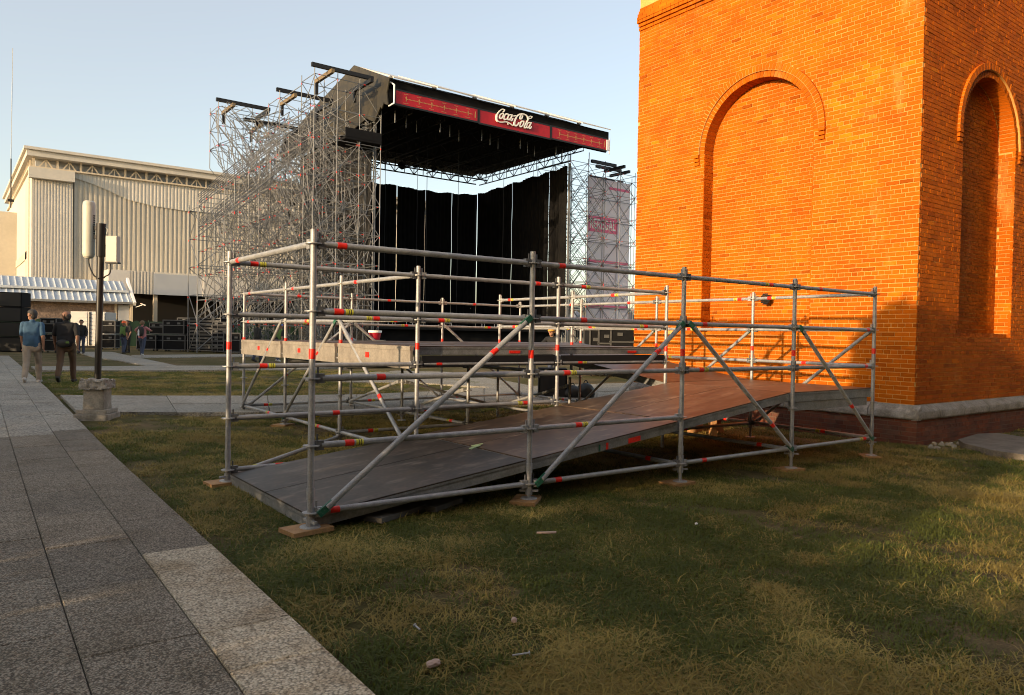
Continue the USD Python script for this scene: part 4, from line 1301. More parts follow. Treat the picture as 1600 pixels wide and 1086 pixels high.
SY = 67.0
shed = thing('white_roofed_shed', 'low stone shed with a two tiered white standing seam metal roof', 'building', (3, 70, GZ))
SX1 = 10.9
build(Mb().box((-9, SY + .6, GZ), (SX1 - .9, SY + 9, 3.72)), 'stone_wall', stone_wall, shed)
build(Mb().box((SX1 - 1.55, SY + .50, GZ), (SX1 - 1.35, SY + .59, 3.6)).box((SX1 - .42, SY - .02, GZ), (SX1 - .2, SY + .2, 3.6)), 'door_post', beige_steel, shed)
build(Mb().box((2.05, SY + .56, 2.9), (2.75, SY + .59, 3.3)), 'dark_window', dark_void, shed)
tiers = [(SY - .1, 3.75, SY + 1.5, 4.62), (SY + 1.25, 4.80, SY + 3.2, 5.68)]
for n_, (ya, za, yb, zb) in enumerate(tiers):
    d = np.array([0, yb - ya, zb - za]); nn = np.array([0, -(zb - za), yb - ya]); nn /= np.linalg.norm(nn)
    xa, xb = -9.0, SX1 - .25 - .25 * n_
    c = np.array([(xa + xb) / 2, (ya + yb) / 2, (za + zb) / 2])
    r_ = build(Mb().obox(c, [(xb - xa) / 2, 0, 0], d / 2, nn * .03), 'roof_tier', white_metal, shed)
    x = xb - .28
    while x > -3.5:
        build(Mb().obox(np.array([x, c[1], c[2]]) + nn * .062, [.022, 0, 0], d / 2 * .985, nn * .036), 'standing_seam', white_metal, r_)
        x -= .462
    build(Mb().box((xa, ya - .12, za - .16), (xb + .15, ya + .0, za + .02)), 'gutter', alu if n_ == 0 else white_metal, r_)
build(Mb().box((-9, tiers[0][2] - .02, 4.55), (SX1 - .3, tiers[0][2] + .05, 4.80)), 'clerestory_strip', grey_clad, shed)
mb = Mb()
for (ya, za, yb, zb) in ((SY - .25, 3.62, SY + 1.35, 4.62), (SY + 1.35, 4.62, SY + 3.3, 5.95)):
    d = np.array([0, yb - ya, zb - za]) / 2; nn = np.cross([1.0, 0, 0], d); nn /= np.linalg.norm(nn)
    mb.obox((SX1 - .1, (ya + yb) / 2, (za + zb) / 2), [.10, 0, 0], d, nn * .16)
build(mb, 'barge_board', white_paint, shed)
build(Mb().box((-9, SY + 3.2, 5.4), (SX1 - .6, SY + 9, 5.72)), 'flat_roof', white_metal, shed)
build(Mb().box((SX1 - 1.3, SY + .3, GZ), (SX1 - .45, SY + .34, 3.5)), 'end_panel', grey_clad, shed)

fence = thing('green_mesh_fence', 'dark green mesh fence between the flight cases and the buildings', 'fence', (10, 58, GZ))
for k in range(13):
    x = -3 + 2.2 * k
    build(Mb().tube((x, 58.06, GZ), (x, 58.06, 2.15), .03, 6), 'fence_post', green_mesh, fence)
    t = np.linspace(0, 1, 9)
    P = np.vstack([np.c_[x + .03 + 2.14 * t, 58 + .03 * np.sin(t * 40), np.full(9, GZ)], np.c_[x + .03 + 2.14 * t, 58 + .03 * np.sin(t * 40), 2.05 + .06 * np.sin(t * 25 + k)]])
    build(Mb().add(P, [[m, m + 1, m + 10, m + 9] for m in range(8)]), 'fence_panel', green_mesh, fence)

q = hitz(137, 538, GZ); d_ = 50.0
q = EYE + (d_ / np.dot(q - EYE, fw)) * (q - EYE)
wx, wy = q[0], q[1]
wb = thing('white_box_trailer', 'white corrugated box trailer standing behind the walking men', 'trailer', (wx, wy, GZ))
dr = np.array([.93, -.36, 0])
up_ = np.array([0, 0, 1.0]); nr_ = np.array([-.36, -.93, 0])
cc = np.array([wx, wy, 1.42])
build(Mb().obox(cc - nr_ * 1.6, dr * 1.05, -nr_ * 1.5, up_ * 1.15), 'box_body', MATS.get('trailer_white') or mat('trailer_white', (.55, .54, .52), .6), wb)
for s_ in (-1, 1):
    b_ = build(Mb().obox(cc + dr * .52 * s_, dr * .49, up_ * 1.12, nr_ * .03), 'door', MATS['trailer_white'], wb)
    hm = Mb()
    for k in range(9):
        hm.obox(cc + dr * .52 * s_ + nr_ * .04 + up_ * (-1.0 + .25 * k), dr * .46, up_ * .02, nr_ * .012)
    build(hm, 'door_rib', MATS['trailer_white'], b_)
mb = Mb().tube(cc + dr * .12 + nr_ * .07 - up_ * 1.1, cc + dr * .12 + nr_ * .07 + up_ * 1.12, .03, 8)
for k in range(9):
    mb.obox(cc + dr * .14 + nr_ * .07 + up_ * (-1.0 + .25 * k), dr * .05, up_ * .03, nr_ * .03)
build(mb, 'lock_rod', rubber, wb)
build(Mb().obox(cc - up_ * 1.2 - nr_ * 1.6, dr * 1.0, -nr_ * 1.5, up_ * .06), 'chassis', rubber, wb)

cm = thing('security_camera', 'small white security camera on the end of the shed roof', 'camera', (SX1 + .2, SY - .3, 3.3))
build(Mb().obox((SX1 + .50, SY - .5, 3.6), (.20, -.03, -.08), (.01, .05, 0), (.02, 0, .045)), 'housing', white_paint, cm)
build(Mb().tube((SX1 - .0, SY - .2, 3.35), (SX1 + .45, SY - .48, 3.55), .03, 6), 'bracket', white_paint, cm)
p = hity(17, 300, 100.0)
am = thing('roof_aerial', 'thin whip aerial rising from the left end of the cream hall', 'aerial', (p[0], 100, 15.3))
build(Mb().tube((p[0], 100, 15.3), (p[0], 100, 21.0), .07, 8), 'mast', truss_black, am)
build(Mb().tube((p[0], 100, 21.0), (p[0] + .1, 100, 33.8), .035, 6), 'whip', alu, am)
build(Mb().box((p[0] - .3, 99.9, 16.0), (p[0] + .3, 100.1, 16.3)), 'clamp', truss_black, am)

# behind the stage on the right: tents and a low beige building
fb = thing('low_beige_building', 'low beige building far behind the tents right of the stage', 'building', (75, 100, GZ))
build(Mb().box((48, 98, GZ), (105, 112, 6.2)), 'wall', far_beige, fb)
build(Mb().box((47.5, 97.5, 6.2), (105.5, 112, 6.7)), 'roof', cream_light, fb)
for k in range(9):
    build(Mb().box((50 + 5 * k, 97.93, 1.2), (52.5 + 5 * k, 97.99, 3.4)), 'window', dark_void, fb)
for n_, (px, yy, sz, m_, lb) in enumerate(((900, 72, 3.2, tent_blue, 'blue grey peaked tent nearest the stage drape'), (935, 70, 3.0, tent_grey, 'dark grey peaked tent between two blue grey ones'), (958, 74, 3.2, tent_blue, 'blue grey peaked tent left of the last dark one'), (985, 71, 3.0, tent_grey, 'dark grey peaked tent closest to the brick tower'))):
    p = hity(px, 500, yy)
    x = p[0]
    t_ = thing('peaked_tent', lb, 'tent', (x, yy, GZ))
    b_ = [(x - sz, yy - sz, 2.6), (x + sz, yy - sz, 2.6), (x + sz, yy + sz, 2.6), (x - sz, yy + sz, 2.6)]
    ap = (x, yy, 5.0)
    mb = Mb()
    for k in range(4):
        a, b = np.array(b_[k]), np.array(b_[(k + 1) % 4]); m1, m2 = a * .5 + np.array(ap) * .5 - [0, 0, .35], b * .5 + np.array(ap) * .5 - [0, 0, .35]
        mb.add([a, b, m2, m1], [[0, 1, 2, 3]]); mb.add([m1, m2, ap], [[0, 1, 2]])
        mb.add([a - [0, 0, .35], b - [0, 0, .35], b, a], [[0, 1, 2, 3]])
    build(mb, 'canopy', m_, t_)
    for c_ in b_:
        build(Mb().tube((c_[0], c_[1], GZ), c_, .04, 6), 'pole', alu, t_)


# ================================================================== LAMP PLINTH WITH ANTENNA
lx, ly = -.27, 8.08
lz = float(g(lx, ly))
lamp = thing('antenna_pole', 'dark pole with a white antenna tube on a broken concrete plinth', 'antenna pole', (lx, ly, lz))
A = YAW * .2


def rough_block(mb, x0, x1, y0, y1, z0, z1, amp, n=9, seed=0, taper=0.0):
    b = trimesh.creation.box((1, 1, 1)).subdivide_to_size(1.0 / n)
    v = np.array(b.vertices)
    s = 1 - taper * (v[:, 2] + .5)
    ca, sa = math.cos(.12 - YAW), math.sin(.12 - YAW)
    dx, dy = v[:, 0] * (x1 - x0) * s, v[:, 1] * (y1 - y0) * s
    P = np.c_[(x0 + x1) / 2 + ca * dx - sa * dy, (y0 + y1) / 2 + sa * dx + ca * dy, (z0 + z1) / 2 + v[:, 2] * (z1 - z0)]
    w = np.stack([meshkit.fbm(P * 16 + k * 31 + seed, 3) - .5 for k in range(3)], 1)
    mb.add(P + w * amp, b.faces)


mb = Mb(); rough_block(mb, lx - .25, lx + .25, ly - .25, ly + .25, lz - .1, lz + .10, .02, seed=3); build(mb, 'plinth_base', concrete, lamp)
mb = Mb(); rough_block(mb, lx - .225, lx + .225, ly - .225, ly + .225, lz + .105, lz + .165, .015, seed=4); build(mb, 'plinth_step', concrete, lamp)
mb = Mb(); rough_block(mb, lx - .155, lx + .155, ly - .155, ly + .155, lz + .16, lz + .50, .012, seed=5, taper=.05); build(mb, 'plinth_shaft', concrete, lamp)
mb = Mb(); rough_block(mb, lx - .195, lx + .195, ly - .195, ly + .195, lz + .49, lz + .63, .075, n=12, seed=8); build(mb, 'plinth_cap', rough_concrete, lamp)
build(Mb().tube((lx, ly, lz + .5), (lx + .03, ly, 2.6), .050, 16).tube((lx + .03, ly, 2.6), (lx + .035, ly, 3.13), .048, 16), 'pole', pole_paint, lamp)
ra = np.array([math.cos(YAW), -math.sin(YAW), 0])
ac = np.array([lx + .03, ly, 0]) - ra * .19
prof = [(.0, 2.585), (.045, 2.59), (.078, 2.615), (.090, 2.66), (.092, 3.42), (.085, 3.47), (.06, 3.495), (0, 3.5)]
an = build(Mb().lathe(prof, ac, 24), 'antenna_tube', ant_white, lamp)
build(Mb().lathe([(.0935, 2.852), (.0935, 2.858)], ac, 24), 'joint_line', box_grey, an)
lm = Mb()
tocam = EYE - ac; th0 = math.atan2(tocam[1], tocam[0]) + .75
for k in range(9):
    for m in range(3):
        t = th0 + m * .16
        lm.obox(ac + np.array([math.cos(t) * .0935, math.sin(t) * .0935, 2.98 + .035 * k]), (-math.sin(t) * .006, math.cos(t) * .006, 0), (0, 0, .011), (math.cos(t) * .0008, math.sin(t) * .0008, 0))
build(lm, 'label_print', ink, an)
pc = np.array([lx + .033, ly, 0])
build(Mb().obox(pc + [0, 0, 2.93] - ra * .07, ra * .06, (.0, .03, 0), (0, 0, .03)).obox(pc + [0, 0, 3.07] - ra * .07, ra * .06, (.0, .03, 0), (0, 0, .03)).tube(pc + [0, 0, 2.62], pc + [0, 0, 3.14], .07, 16), 'mast_bracket', truss_black, lamp)
bc = pc + ra * .19 + np.array([0, 0, 2.74])
fd = np.cross(ra, [0, 0, 1.0])
bx_ = build(Mb().obox(bc, ra * .088, np.array([0, 0, 1.0]) * .205, fd * .05), 'equipment_box', box_grey, lamp)
build(Mb().obox(bc + fd * .053, ra * .082, np.array([0, 0, 1.0]) * .195, fd * .004), 'box_cover', ant_white, bx_)
build(Mb().obox(bc - np.array([0, 0, .215]), ra * .10, fd * .05, (0, 0, .012)), 'box_foot', truss_black, bx_)


def cable(pts):
    t = np.linspace(0, 1, len(pts)); tt = np.linspace(0, 1, 20)
    pts = np.array(pts)
    from scipy.interpolate import CubicSpline
    return CubicSpline(t, pts)(tt)


build(Mb().path(cable([ac + [0, 0, 2.59], ac + ra * .02 + [0, 0, 2.45], ac + ra * .08 + [0, 0, 2.33], pc - ra * .06 + [0, 0, 2.29], pc + [0, 0, 2.27] + fd * .06]), .012, 6), 'cable', rubber, lamp)
build(Mb().path(cable([bc - [0, 0, .23] - ra * .04, bc - [0, 0, .38] - ra * .05, pc + ra * .09 + [0, 0, 2.32], pc + ra * .05 + [0, 0, 2.28]]), .011, 6), 'cable', rubber, lamp)
build(Mb().path(cable([pc + [0, 0, 3.08] + ra * .06, pc + ra * .10 + [0, 0, 3.02], pc + ra * .07 + [0, 0, 2.9], pc + ra * .12 + [0, 0, 2.75]]), .010, 6), 'cable', ant_white, lamp)


# ================================================================== FLIGHT CASES, SPEAKERS
def flight_case(loc, size, yaw, label, style=0, group='flight cases in front of the fence', z=0.0):
    x, y = loc
    w, d, h = size
    zb = float(g(x, y)) + z
    o = thing('flight_case', label, 'flight case', (x, y, zb), group)
    c, s = math.cos(yaw), math.sin(yaw)
    ax, ay, az = np.array([c, s, 0]), np.array([-s, c, 0]), np.array([0, 0, 1.0])
    wheel = .11 if z == 0 else .03
    ctr = np.array([x, y, zb + wheel + (h - wheel) / 2]); H = (h - wheel) / 2 - .01
    build(Mb().obox(ctr, ax * w / 2, ay * d / 2, az * H), 'case_body', black_paint, o)
    em = Mb(); t = .024 if style == 0 else .018
    for sx in (-1, 1):
        for sy in (-1, 1):
            em.obox(ctr + ax * sx * w / 2 + ay * sy * d / 2, ax * t, ay * t, az * H)
    for sz in (-1, 1) + ((.25,) if style == 0 else ()):
        for sy in (-1, 1):
            em.obox(ctr + az * sz * H + ay * sy * d / 2, ax * (w / 2 + t), ay * t, az * t)
        for sx in (-1, 1):
            em.obox(ctr + az * sz * H + ax * sx * w / 2, ax * t, ay * (d / 2 + t), az * t)
    if style == 1:
        for sx in (-.35,):
            em.obox(ctr - ay * d / 2 + ax * sx * w / 2, ax * t * .8, ay * t, az * H)
        for zz in (.25, -.1):
            em.obox(ctr - ay * d / 2 + az * zz * H, ax * w / 2, ay * t, az * t * .8)
    build(em, 'case_edges', case_edge, o)
    for sx in (-.5, .5):
        hm = Mb().obox(ctr - ay * (d / 2 + .012) + ax * sx * w / 2 + az * H * .55, ax * .09, ay * .012, az * .055)
        build(hm, 'case_handle', case_edge, o)
    if z == 0:
        for sx in (-.4, .4):
            for sy in (-.4, .4):
                p = np.array([x, y, zb + .055]) + ax * sx * w + ay * sy * d
                build(Mb().tube(p - ax * .02, p + ax * .02, .055, 10), 'caster', rubber, o)
    return o


def at_px(px, depth):
    d = ray(px, 520); return EYE + d * depth


YW = -YAW + .15
# stack of low slotted cases
for k in range(5):
    p = at_px(327, 45.5)
    flight_case((p[0], p[1]), (1.95, 1.0, .40), YW - .25, ['bottom', 'second lowest', 'middle', 'second highest', 'topmost'][k] + ' low slotted case of the tall stack left of the ramp', 1, 'low slotted cases stacked left of the ramp', z=.02 + .41 * k if k else 0.0)
p = at_px(347, 44.5)
for k in range(4):
    flight_case((p[0], p[1]), (.9, .9, .45), YW, ['lowest', 'second', 'third', 'uppermost'][k] + ' black case of the narrow stack behind the low corner post', 1, 'black cases stacked behind the corner post', z=.46 * k)
for (px, dep, w, h, z, lb) in (
        (275, 46, 1.28, 1.0, 0, 'large framed flight case under the bright framed one beside the backpack walker'),
        (274, 46, 1.2, .88, 1.03, 'bright framed flight case on top of the large one beside the backpack walker'),
        (253, 46.5, .95, 1.0, 0, 'dark flight case just right of the person with a backpack'),
        (249, 46.5, .9, .7, 1.03, 'mixing desk case with a small lamp on the dark flight case'),
        (232, 46.2, 1.1, 1.0, 0, 'flight case hidden behind the legs of the backpack walker'),
        (293, 46.8, .8, 1.55, 0, 'tall narrow case between the big framed cases and the slotted stack'),
        (302, 47.5, .9, 1.95, 0, 'tall case frame rising behind the slotted stack'),
        (169, 48, 1.1, .95, 0, 'lower flight case right beside the antenna pole'),
        (169, 48, 1.1, .85, .98, 'upper flight case right beside the antenna pole'),
        (81, 40, .8, 1.0, 0, 'lower flight case between the two walking men'),
        (81, 40, .75, .8, 1.03, 'upper flight case between the two walking men'),
        (365, 43, .9, 1.2, 0, 'dark case behind the left posts of the raised deck'),
        (300, 49, 1.6, .55, 1.55, 'pale topped rack case behind the slotted stack')):
    p = at_px(px, dep)
    flight_case((p[0], p[1]), (w, .8, h), YW, lb, 0, z=z)
for k in range(4):
    p = at_px(22, 40.5)
    zb = GZ + .80 * k
    o = thing('loudspeaker', ['lowest', 'second from the bottom', 'third from the bottom', 'topmost'][k] + ' black loudspeaker of the stack left of the walking men', 'loudspeaker', (p[0], p[1], zb), 'black loudspeakers in the tall stack')
    c, s = math.cos(YW), math.sin(YW); ax, ay = np.array([c, s, 0]), np.array([-s, c, 0])
    ctr = np.array([p[0], p[1], zb + .395])
    build(Mb().obox(ctr, ax * .60, ay * .5, (0, 0, .39)), 'cabinet', black_paint, o)
    build(Mb().obox(ctr - ay * .512, ax * .55, ay * .01, (0, 0, .34)), 'grille', rubber, o)
    build(Mb().obox(ctr - ax * .605, ay * .12, -ax * .01, (0, 0, .05)), 'handle', galv_dark, o)
# things below the raised deck, right of its posts
p = hitz(860, 622, 0)
o = thing('loudspeaker', 'black loudspeaker box standing on the grass under the raised deck', 'loudspeaker', (p[0] + .3, p[1] + .3, 0))
gz = float(g(p[0], p[1]))
c, s = math.cos(-YAW), math.sin(-YAW); ax, ay = np.array([c, s, 0]), np.array([-s, c, 0])
build(Mb().obox((p[0] + .3, p[1] + .3, gz + .37), ax * .34, ay * .32, (0, 0, .36)), 'cabinet', black_paint, o)
build(Mb().obox(np.array([p[0] + .3, p[1] + .3, gz + .37]) - ay * .33, ax * .30, ay * .008, (0, 0, .31)), 'grille', rubber, o)


def blob(mb, c, r, seed, sub=3, amp=.25):
    m = trimesh.creation.icosphere(sub, 1.0)
    v = np.array(m.vertices)
    v = v * (1 + amp * (meshkit.fbm(v * 1.6 + seed, 3) - .5))[:, None] * np.array(r)
    v[:, 2] = np.maximum(v[:, 2], -r[2] * .75)
    mb.add(v + np.array(c), m.faces)


for n_, (px, r, lb) in enumerate(((893, (.26, .24, .2), 'black cloth bag leaning on the box under the raised deck'), (914, (.24, .22, .24), 'rounder black cloth bag nearest the second ramp'))):
    p = hitz(px, 624, -.02)
    mb = Mb(); blob(mb, (p[0] + .2, p[1] + .2, float(g(p[0], p[1])) + r[2] * .7), r, 5 + n_)
    o = thing('cloth_bag', lb, 'bag', (p[0], p[1], 0)); build(mb, 'bag', rubber, o)
    build(Mb().path(cable([(p[0] + .12, p[1] + .2, r[2] * 1.35), (p[0] + .2, p[1] + .2, r[2] * 1.75), (p[0] + .28, p[1] + .2, r[2] * 1.35)]), .012), 'carry_strap', rubber, o)
# red ice bin on a case
p = at_px(586, 31)
flight_case((p[0], p[1]), (.8, .7, 1.05), YW, 'dark flight case carrying the red tub behind the raised deck', 0, 'flight cases in front of the fence')
zt_ = float(g(p[0], p[1])) + 1.05
o = thing('red_tub', 'red plastic tub with a white rim behind the raised deck', 'tub', (p[0], p[1], zt_))
build(Mb().lathe([(0, 0.0), (.19, 0), (.26, .32), (.25, .32), (.18, .02), (0, .02)], (p[0], p[1], zt_), 18), 'tub', red_plastic, o)
build(Mb().lathe([(.255, .30), (.285, .32), (.285, .40), (.25, .40), (.25, .31)], (p[0], p[1], zt_), 18), 'rim', white_paint, o)
# dark case row behind the deck at the right, next to the tower
for k, (px, w, h) in enumerate(((955, 1.1, 1.75), (978, 1.3, 1.85), (935, .8, 1.6))):
    p = at_px(px, 26)
    flight_case((p[0], p[1]), (w, .8, h), YW, ['brown black upright case second from the tower behind the deck', 'widest upright dark case touching the tower edge behind the deck', 'narrow upright dark case left of the two wide ones'][k], 0, 'upright cases behind the raised deck')


# ================================================================== PEOPLE
def hull_of(*balls):
    return m3.Manifold.batch_hull([m3.Manifold.sphere(r, 14).translate(tuple(map(float, c))) for c, r in balls])


def fuse(parts, size=.03, it=6):
    m = m3.Manifold.batch_boolean(parts, m3.OpType.Add).refine_to_length(size)
    k = m.to_mesh()
    t = trimesh.Trimesh(k.vert_properties[:, :3], k.tri_verts, process=True)
    trimesh.smoothing.filter_taubin(t, lamb=.5, nu=.53, iterations=it)
    return t


def person(loc, heading, label, H=1.76, step=.0, arms=((.05, .1), (.05, -.1)), skin_m=skin, shirt=shirt_black, trousers=jeans, shoes=shoe_d, hair=hair_d, bald=False, head_turn=0.0,
           lean=0.0, bulk=1.0, extras=None, hat=None, vest=None, reach=None, sleeve=True):
    """heading: direction faced, radians from +x; step: stride; arms: (outward, forward swing) left and right"""
    k = H / 1.76
    x, y = loc
    z = float(g(x, y)) + .02
    o = thing('person', label, 'person', (x, y, z))
    fx, fy = math.cos(heading), math.sin(heading)
    Rm = np.array([[-(-fy), fx, 0], [-fx, fy, 0], [0, 0, 1.0]])   # columns: right, forward, up

    def W(p):
        p = np.asarray(p, float)
        p = np.array([p[0], p[1] + lean * max(0, p[2] - .9), p[2] - .25 * lean * max(0, p[2] - .9)])
        return Rm @ (p * k)

    b = bulk
    pel = (0, 0, .95)
    J = {}
    for s, sgn in (('l', -1), ('r', 1)):
        ph = step * (1 if s == 'l' else -1)
        J['hip' + s] = (sgn * .095 * b, 0, .93)
        knee_f = .13 * ph + (.05 if ph < 0 else .03)
        J['knee' + s] = (sgn * .10, knee_f + .12 * ph, .50 if ph >= 0 else .485)
        J['ank' + s] = (sgn * .105, .34 * ph - (.05 if ph < 0 else 0), .09 if ph >= 0 else .09 + .14 * min(1, abs(ph)))
        J['toe' + s] = (sgn * .12, J['ank' + s][1] + .16, .035 if ph >= 0 else .045)
        out, fwd = arms[0 if s == 'l' else 1]
        J['sho' + s] = (sgn * .172 * b, 0, 1.425)
        J['elb' + s] = (sgn * (.205 * b + out), -.02 + fwd * .5, 1.14)
        J['wri' + s] = (sgn * (.21 * b + out * .9), .06 + fwd, .90 + abs(fwd) * .25)
    if reach:
        for s, (e, w_) in reach.items():
            J['elb' + s], J['wri' + s] = e, w_
    bones = [hull_of((W((0, .0, 1.45)), .062 * k), (W((0, .015, 1.53)), .055 * k)),
             hull_of((W((0, .02, 1.66)), .092 * k), (W((0, -.005, 1.655)), .098 * k), (W((0, .045, 1.585)), .055 * k)),
             hull_of((W((-.085 * b, 0, 1.385)), .065 * k), (W((.085 * b, 0, 1.385)), .065 * k), (W((0, .0, 1.12)), .105 * k * b), (W((-.07 * b, 0, .97)), .085 * k), (W((.07 * b, 0, .97)), .085 * k))]
    hd = W((0, 0, 1.655))
    tq = head_turn
    hf = Rm @ np.array([math.sin(tq), math.cos(tq), 0]); hr = Rm @ np.array([math.cos(tq), -math.sin(tq), 0])
    bones.append(hull_of((hd + hf * .098 * k + np.array([0, 0, -.005]), .012 * k), (hd + hf * .118 * k + np.array([0, 0, -.03]), .013 * k), (hd + hf * .09 * k + np.array([0, 0, -.035]), .02 * k)))
    bones.append(hull_of((hd + hf * .055 * k + np.array([0, 0, -.085]), .05 * k), (hd + hf * .0 + np.array([0, 0, -.05]), .07 * k)))
    for sg in (-1, 1):
        bones.append(hull_of((hd + hr * sg * .098 * k + np.array([0, 0, .01]), .012 * k), (hd + hr * sg * .105 * k - hf * .012 + np.array([0, 0, -.03]), .012 * k), (hd + hr * sg * .103 * k - hf * .02 + np.array([0, 0, .015]), .010 * k)))
    for s, sgn in (('l', -1), ('r', 1)):
        e, w_ = W(J['elb' + s]), W(J['wri' + s])
        bones += [hull_of((W(J['sho' + s]), .045 * k), (e, .044 * k)), hull_of((e, .044 * k), (w_, .030 * k)),
                  hull_of((W(J['hip' + s]), .088 * k), (W(J['knee' + s]), .056 * k)), hull_of((W(J['knee' + s]), .056 * k), (W(J['ank' + s]), .036 * k))]
        d = w_ - e; d /= np.linalg.norm(d)
        side = Rm @ np.array([0, 1.0, 0])
        side = side - d * np.dot(side, d); side /= np.linalg.norm(side)
        bones.append(hull_of((w_ + d * .02 * k, .026 * k), (w_ + d * .085 * k + side * .026 * k, .016 * k), (w_ + d * .085 * k - side * .026 * k, .016 * k)))
        curl = np.cross(side, d) * (-sgn)
        for q, off in enumerate((-.028, -.010, .009, .027)):
            a = w_ + d * .09 * k + side * off * k; m_ = a + d * (.036 + .004 * (q in (1, 2))) * k + curl * .012 * k
            bones += [hull_of((a, .0092 * k), (m_, .0085 * k)), hull_of((m_, .0085 * k), (m_ + d * .026 * k + curl * .02 * k, .0075 * k))]
        a = w_ + d * .035 * k + side * .026 * k
        bones.append(hull_of((a, .012 * k), (a + d * .045 * k + side * .022 * k, .009 * k)))
    base = np.array([x, y, z])
    t = fuse(bones, .022); build(Mb().tm(t.apply_translation(base)), 'body', skin_m, o)
    # shirt
    sh = [hull_of((W((-.105 * b, 0, 1.40)), .088 * k), (W((.105 * b, 0, 1.40)), .088 * k), (W((0, .01, 1.20)), .135 * k * b), (W((-.075 * b, 0, 1.12)), .115 * k), (W((.075 * b, 0, 1.12)), .115 * k)),
          hull_of((W((-.065 * b, 0, 1.14)), .118 * k), (W((.065 * b, 0, 1.14)), .118 * k), (W((0, 0, 1.05)), .150 * k * b), (W((-.075 * b, 0, .93)), .118 * k), (W((.075 * b, 0, .93)), .118 * k)),
          hull_of((W((0, 0, 1.45)), .075 * k), (W((0, .0, 1.49)), .066 * k))]
    for s in 'lr':
        e = np.array(J['elb' + s]); sh_ = np.array(J['sho' + s])
        tgt = sh_ + (e - sh_) * (.86 if sleeve else 1.0)
        sh.append(hull_of((W(sh_ - [0, 0, .01]), .070 * k), (W(tgt), .060 * k)))
        if not sleeve:
            sh.append(hull_of((W(e), .058 * k), (W(J['wri' + s]), .043 * k)))
    t = fuse(sh, .03, 3); v = np.array(t.vertices); v += (meshkit.fbm(v * 14, 2) - .5)[:, None] * .018 * t.vertex_normals
    build(Mb().add(v + base, t.faces), 'shirt', shirt, o)
    tr = [hull_of((W((-.085 * b, 0, .96)), .110 * k), (W((.085 * b, 0, .96)), .110 * k), (W((-.085 * b, 0, .86)), .105 * k), (W((.085 * b, 0, .86)), .105 * k))]
    for s in 'lr':
        tr += [hull_of((W(J['hip' + s]), .103 * k), (W(J['knee' + s]), .074 * k)), hull_of((W(J['knee' + s]), .074 * k), (W(np.array(J['ank' + s]) + [0, 0, .0]), .062 * k))]
    t = fuse(tr, .03, 3); v = np.array(t.vertices); v += (meshkit.fbm(v * 16 + 5, 2) - .5)[:, None] * .022 * t.vertex_normals
    build(Mb().add(v + base, t.faces), 'trousers', trousers, o)
    for s in 'lr':
        a, tt = np.array(J['ank' + s]), np.array(J['toe' + s])
        lift = a[2] - .09
        t = fuse([hull_of((W(a + [0, -.04, -.045]), .042 * k), (W(a + [0, .02, -.02]), .046 * k), (W(tt + [0, .0, 0]), .034 * k), (W(tt + [0, -.05, .012]), .043 * k))], .03, 2)
        build(Mb().tm(t.apply_translation(base)), 'shoe', shoes, o)
    if hair is not None:
        hb = [hull_of((hd - hf * .012 + np.array([0, 0, .020]), .101 * k), (hd + hf * .02 + np.array([0, 0, .028]), .093 * k), (hd - hf * .03 + np.array([0, 0, -.035]), .080 * k))]
        if bald:
            hb = [hull_of((hd - hf * .022 + np.array([0, 0, -.02]), .091 * k), (hd - hf * .028 + np.array([0, 0, -.05]), .080 * k))]
        t = fuse(hb, .02, 2)
        v = np.array(t.vertices); keep_front = np.einsum('ij,j->i', v - hd, hf)
        v -= np.where((keep_front > .03) & (v[:, 2] < hd[2] + .05), .018, 0)[:, None] * hf
        build(Mb().add(v + base, t.faces), 'hair', hair, o)
    if hat is not None:
        m_, kind = hat
        top = [hull_of((hd + np.array([0, 0, .035]), .112 * k), (hd + np.array([0, 0, .055]), .102 * k))]
        t = fuse(top, .02, 1); v = np.array(t.vertices); v[:, 2] = np.maximum(v[:, 2], hd[2] + .015)
        s_ = build(Mb().add(v + base, t.faces), 'helmet' if kind == 'helmet' else 'cap', m_, o)
        br = [hull_of((hd + hf * .10 * k + np.array([0, 0, .018]), .012), (hd + hf * .17 * k + hr * .04 + np.array([0, 0, .01]), .010), (hd + hf * .17 * k - hr * .04 + np.array([0, 0, .01]), .010), (hd + hf * .05 + hr * .09 + np.array([0, 0, .018]), .01), (hd + hf * .05 - hr * .09 + np.array([0, 0, .018]), .01))]
        build(Mb().tm(fuse(br, .03, 1).apply_translation(base)), 'brim', m_, s_)
    if vest is not None:
        t = fuse([hull_of((W((-.12 * b, 0, 1.40)), .098 * k), (W((.12 * b, 0, 1.40)), .098 * k), (W((-.085 * b, 0, 1.06)), .125 * k), (W((.085 * b, 0, 1.06)), .125 * k), (W((0, 0, 1.2)), .156 * k * b))], .03, 2)
        build(Mb().tm(t.apply_translation(base)), 'vest', vest, o)
    if extras:
        extras(o, W, base, Rm, k)
    return o


AWAY = math.pi / 2


def belt_kit(o, W, base, Rm, k):
    bk = Rm @ np.array([0, -1.0, 0]); rt = Rm @ np.array([1.0, 0, 0]); up = np.array([0, 0, 1.0])
    c = base + W((.17, -.02, .99))
    build(Mb().obox(c, rt * .03, bk * .045, up * .06), 'belt_radio', rubber, o)
    build(Mb().obox(c + rt * .032, rt * .004, bk * .03, up * .03), 'radio_label', green_paint, o)


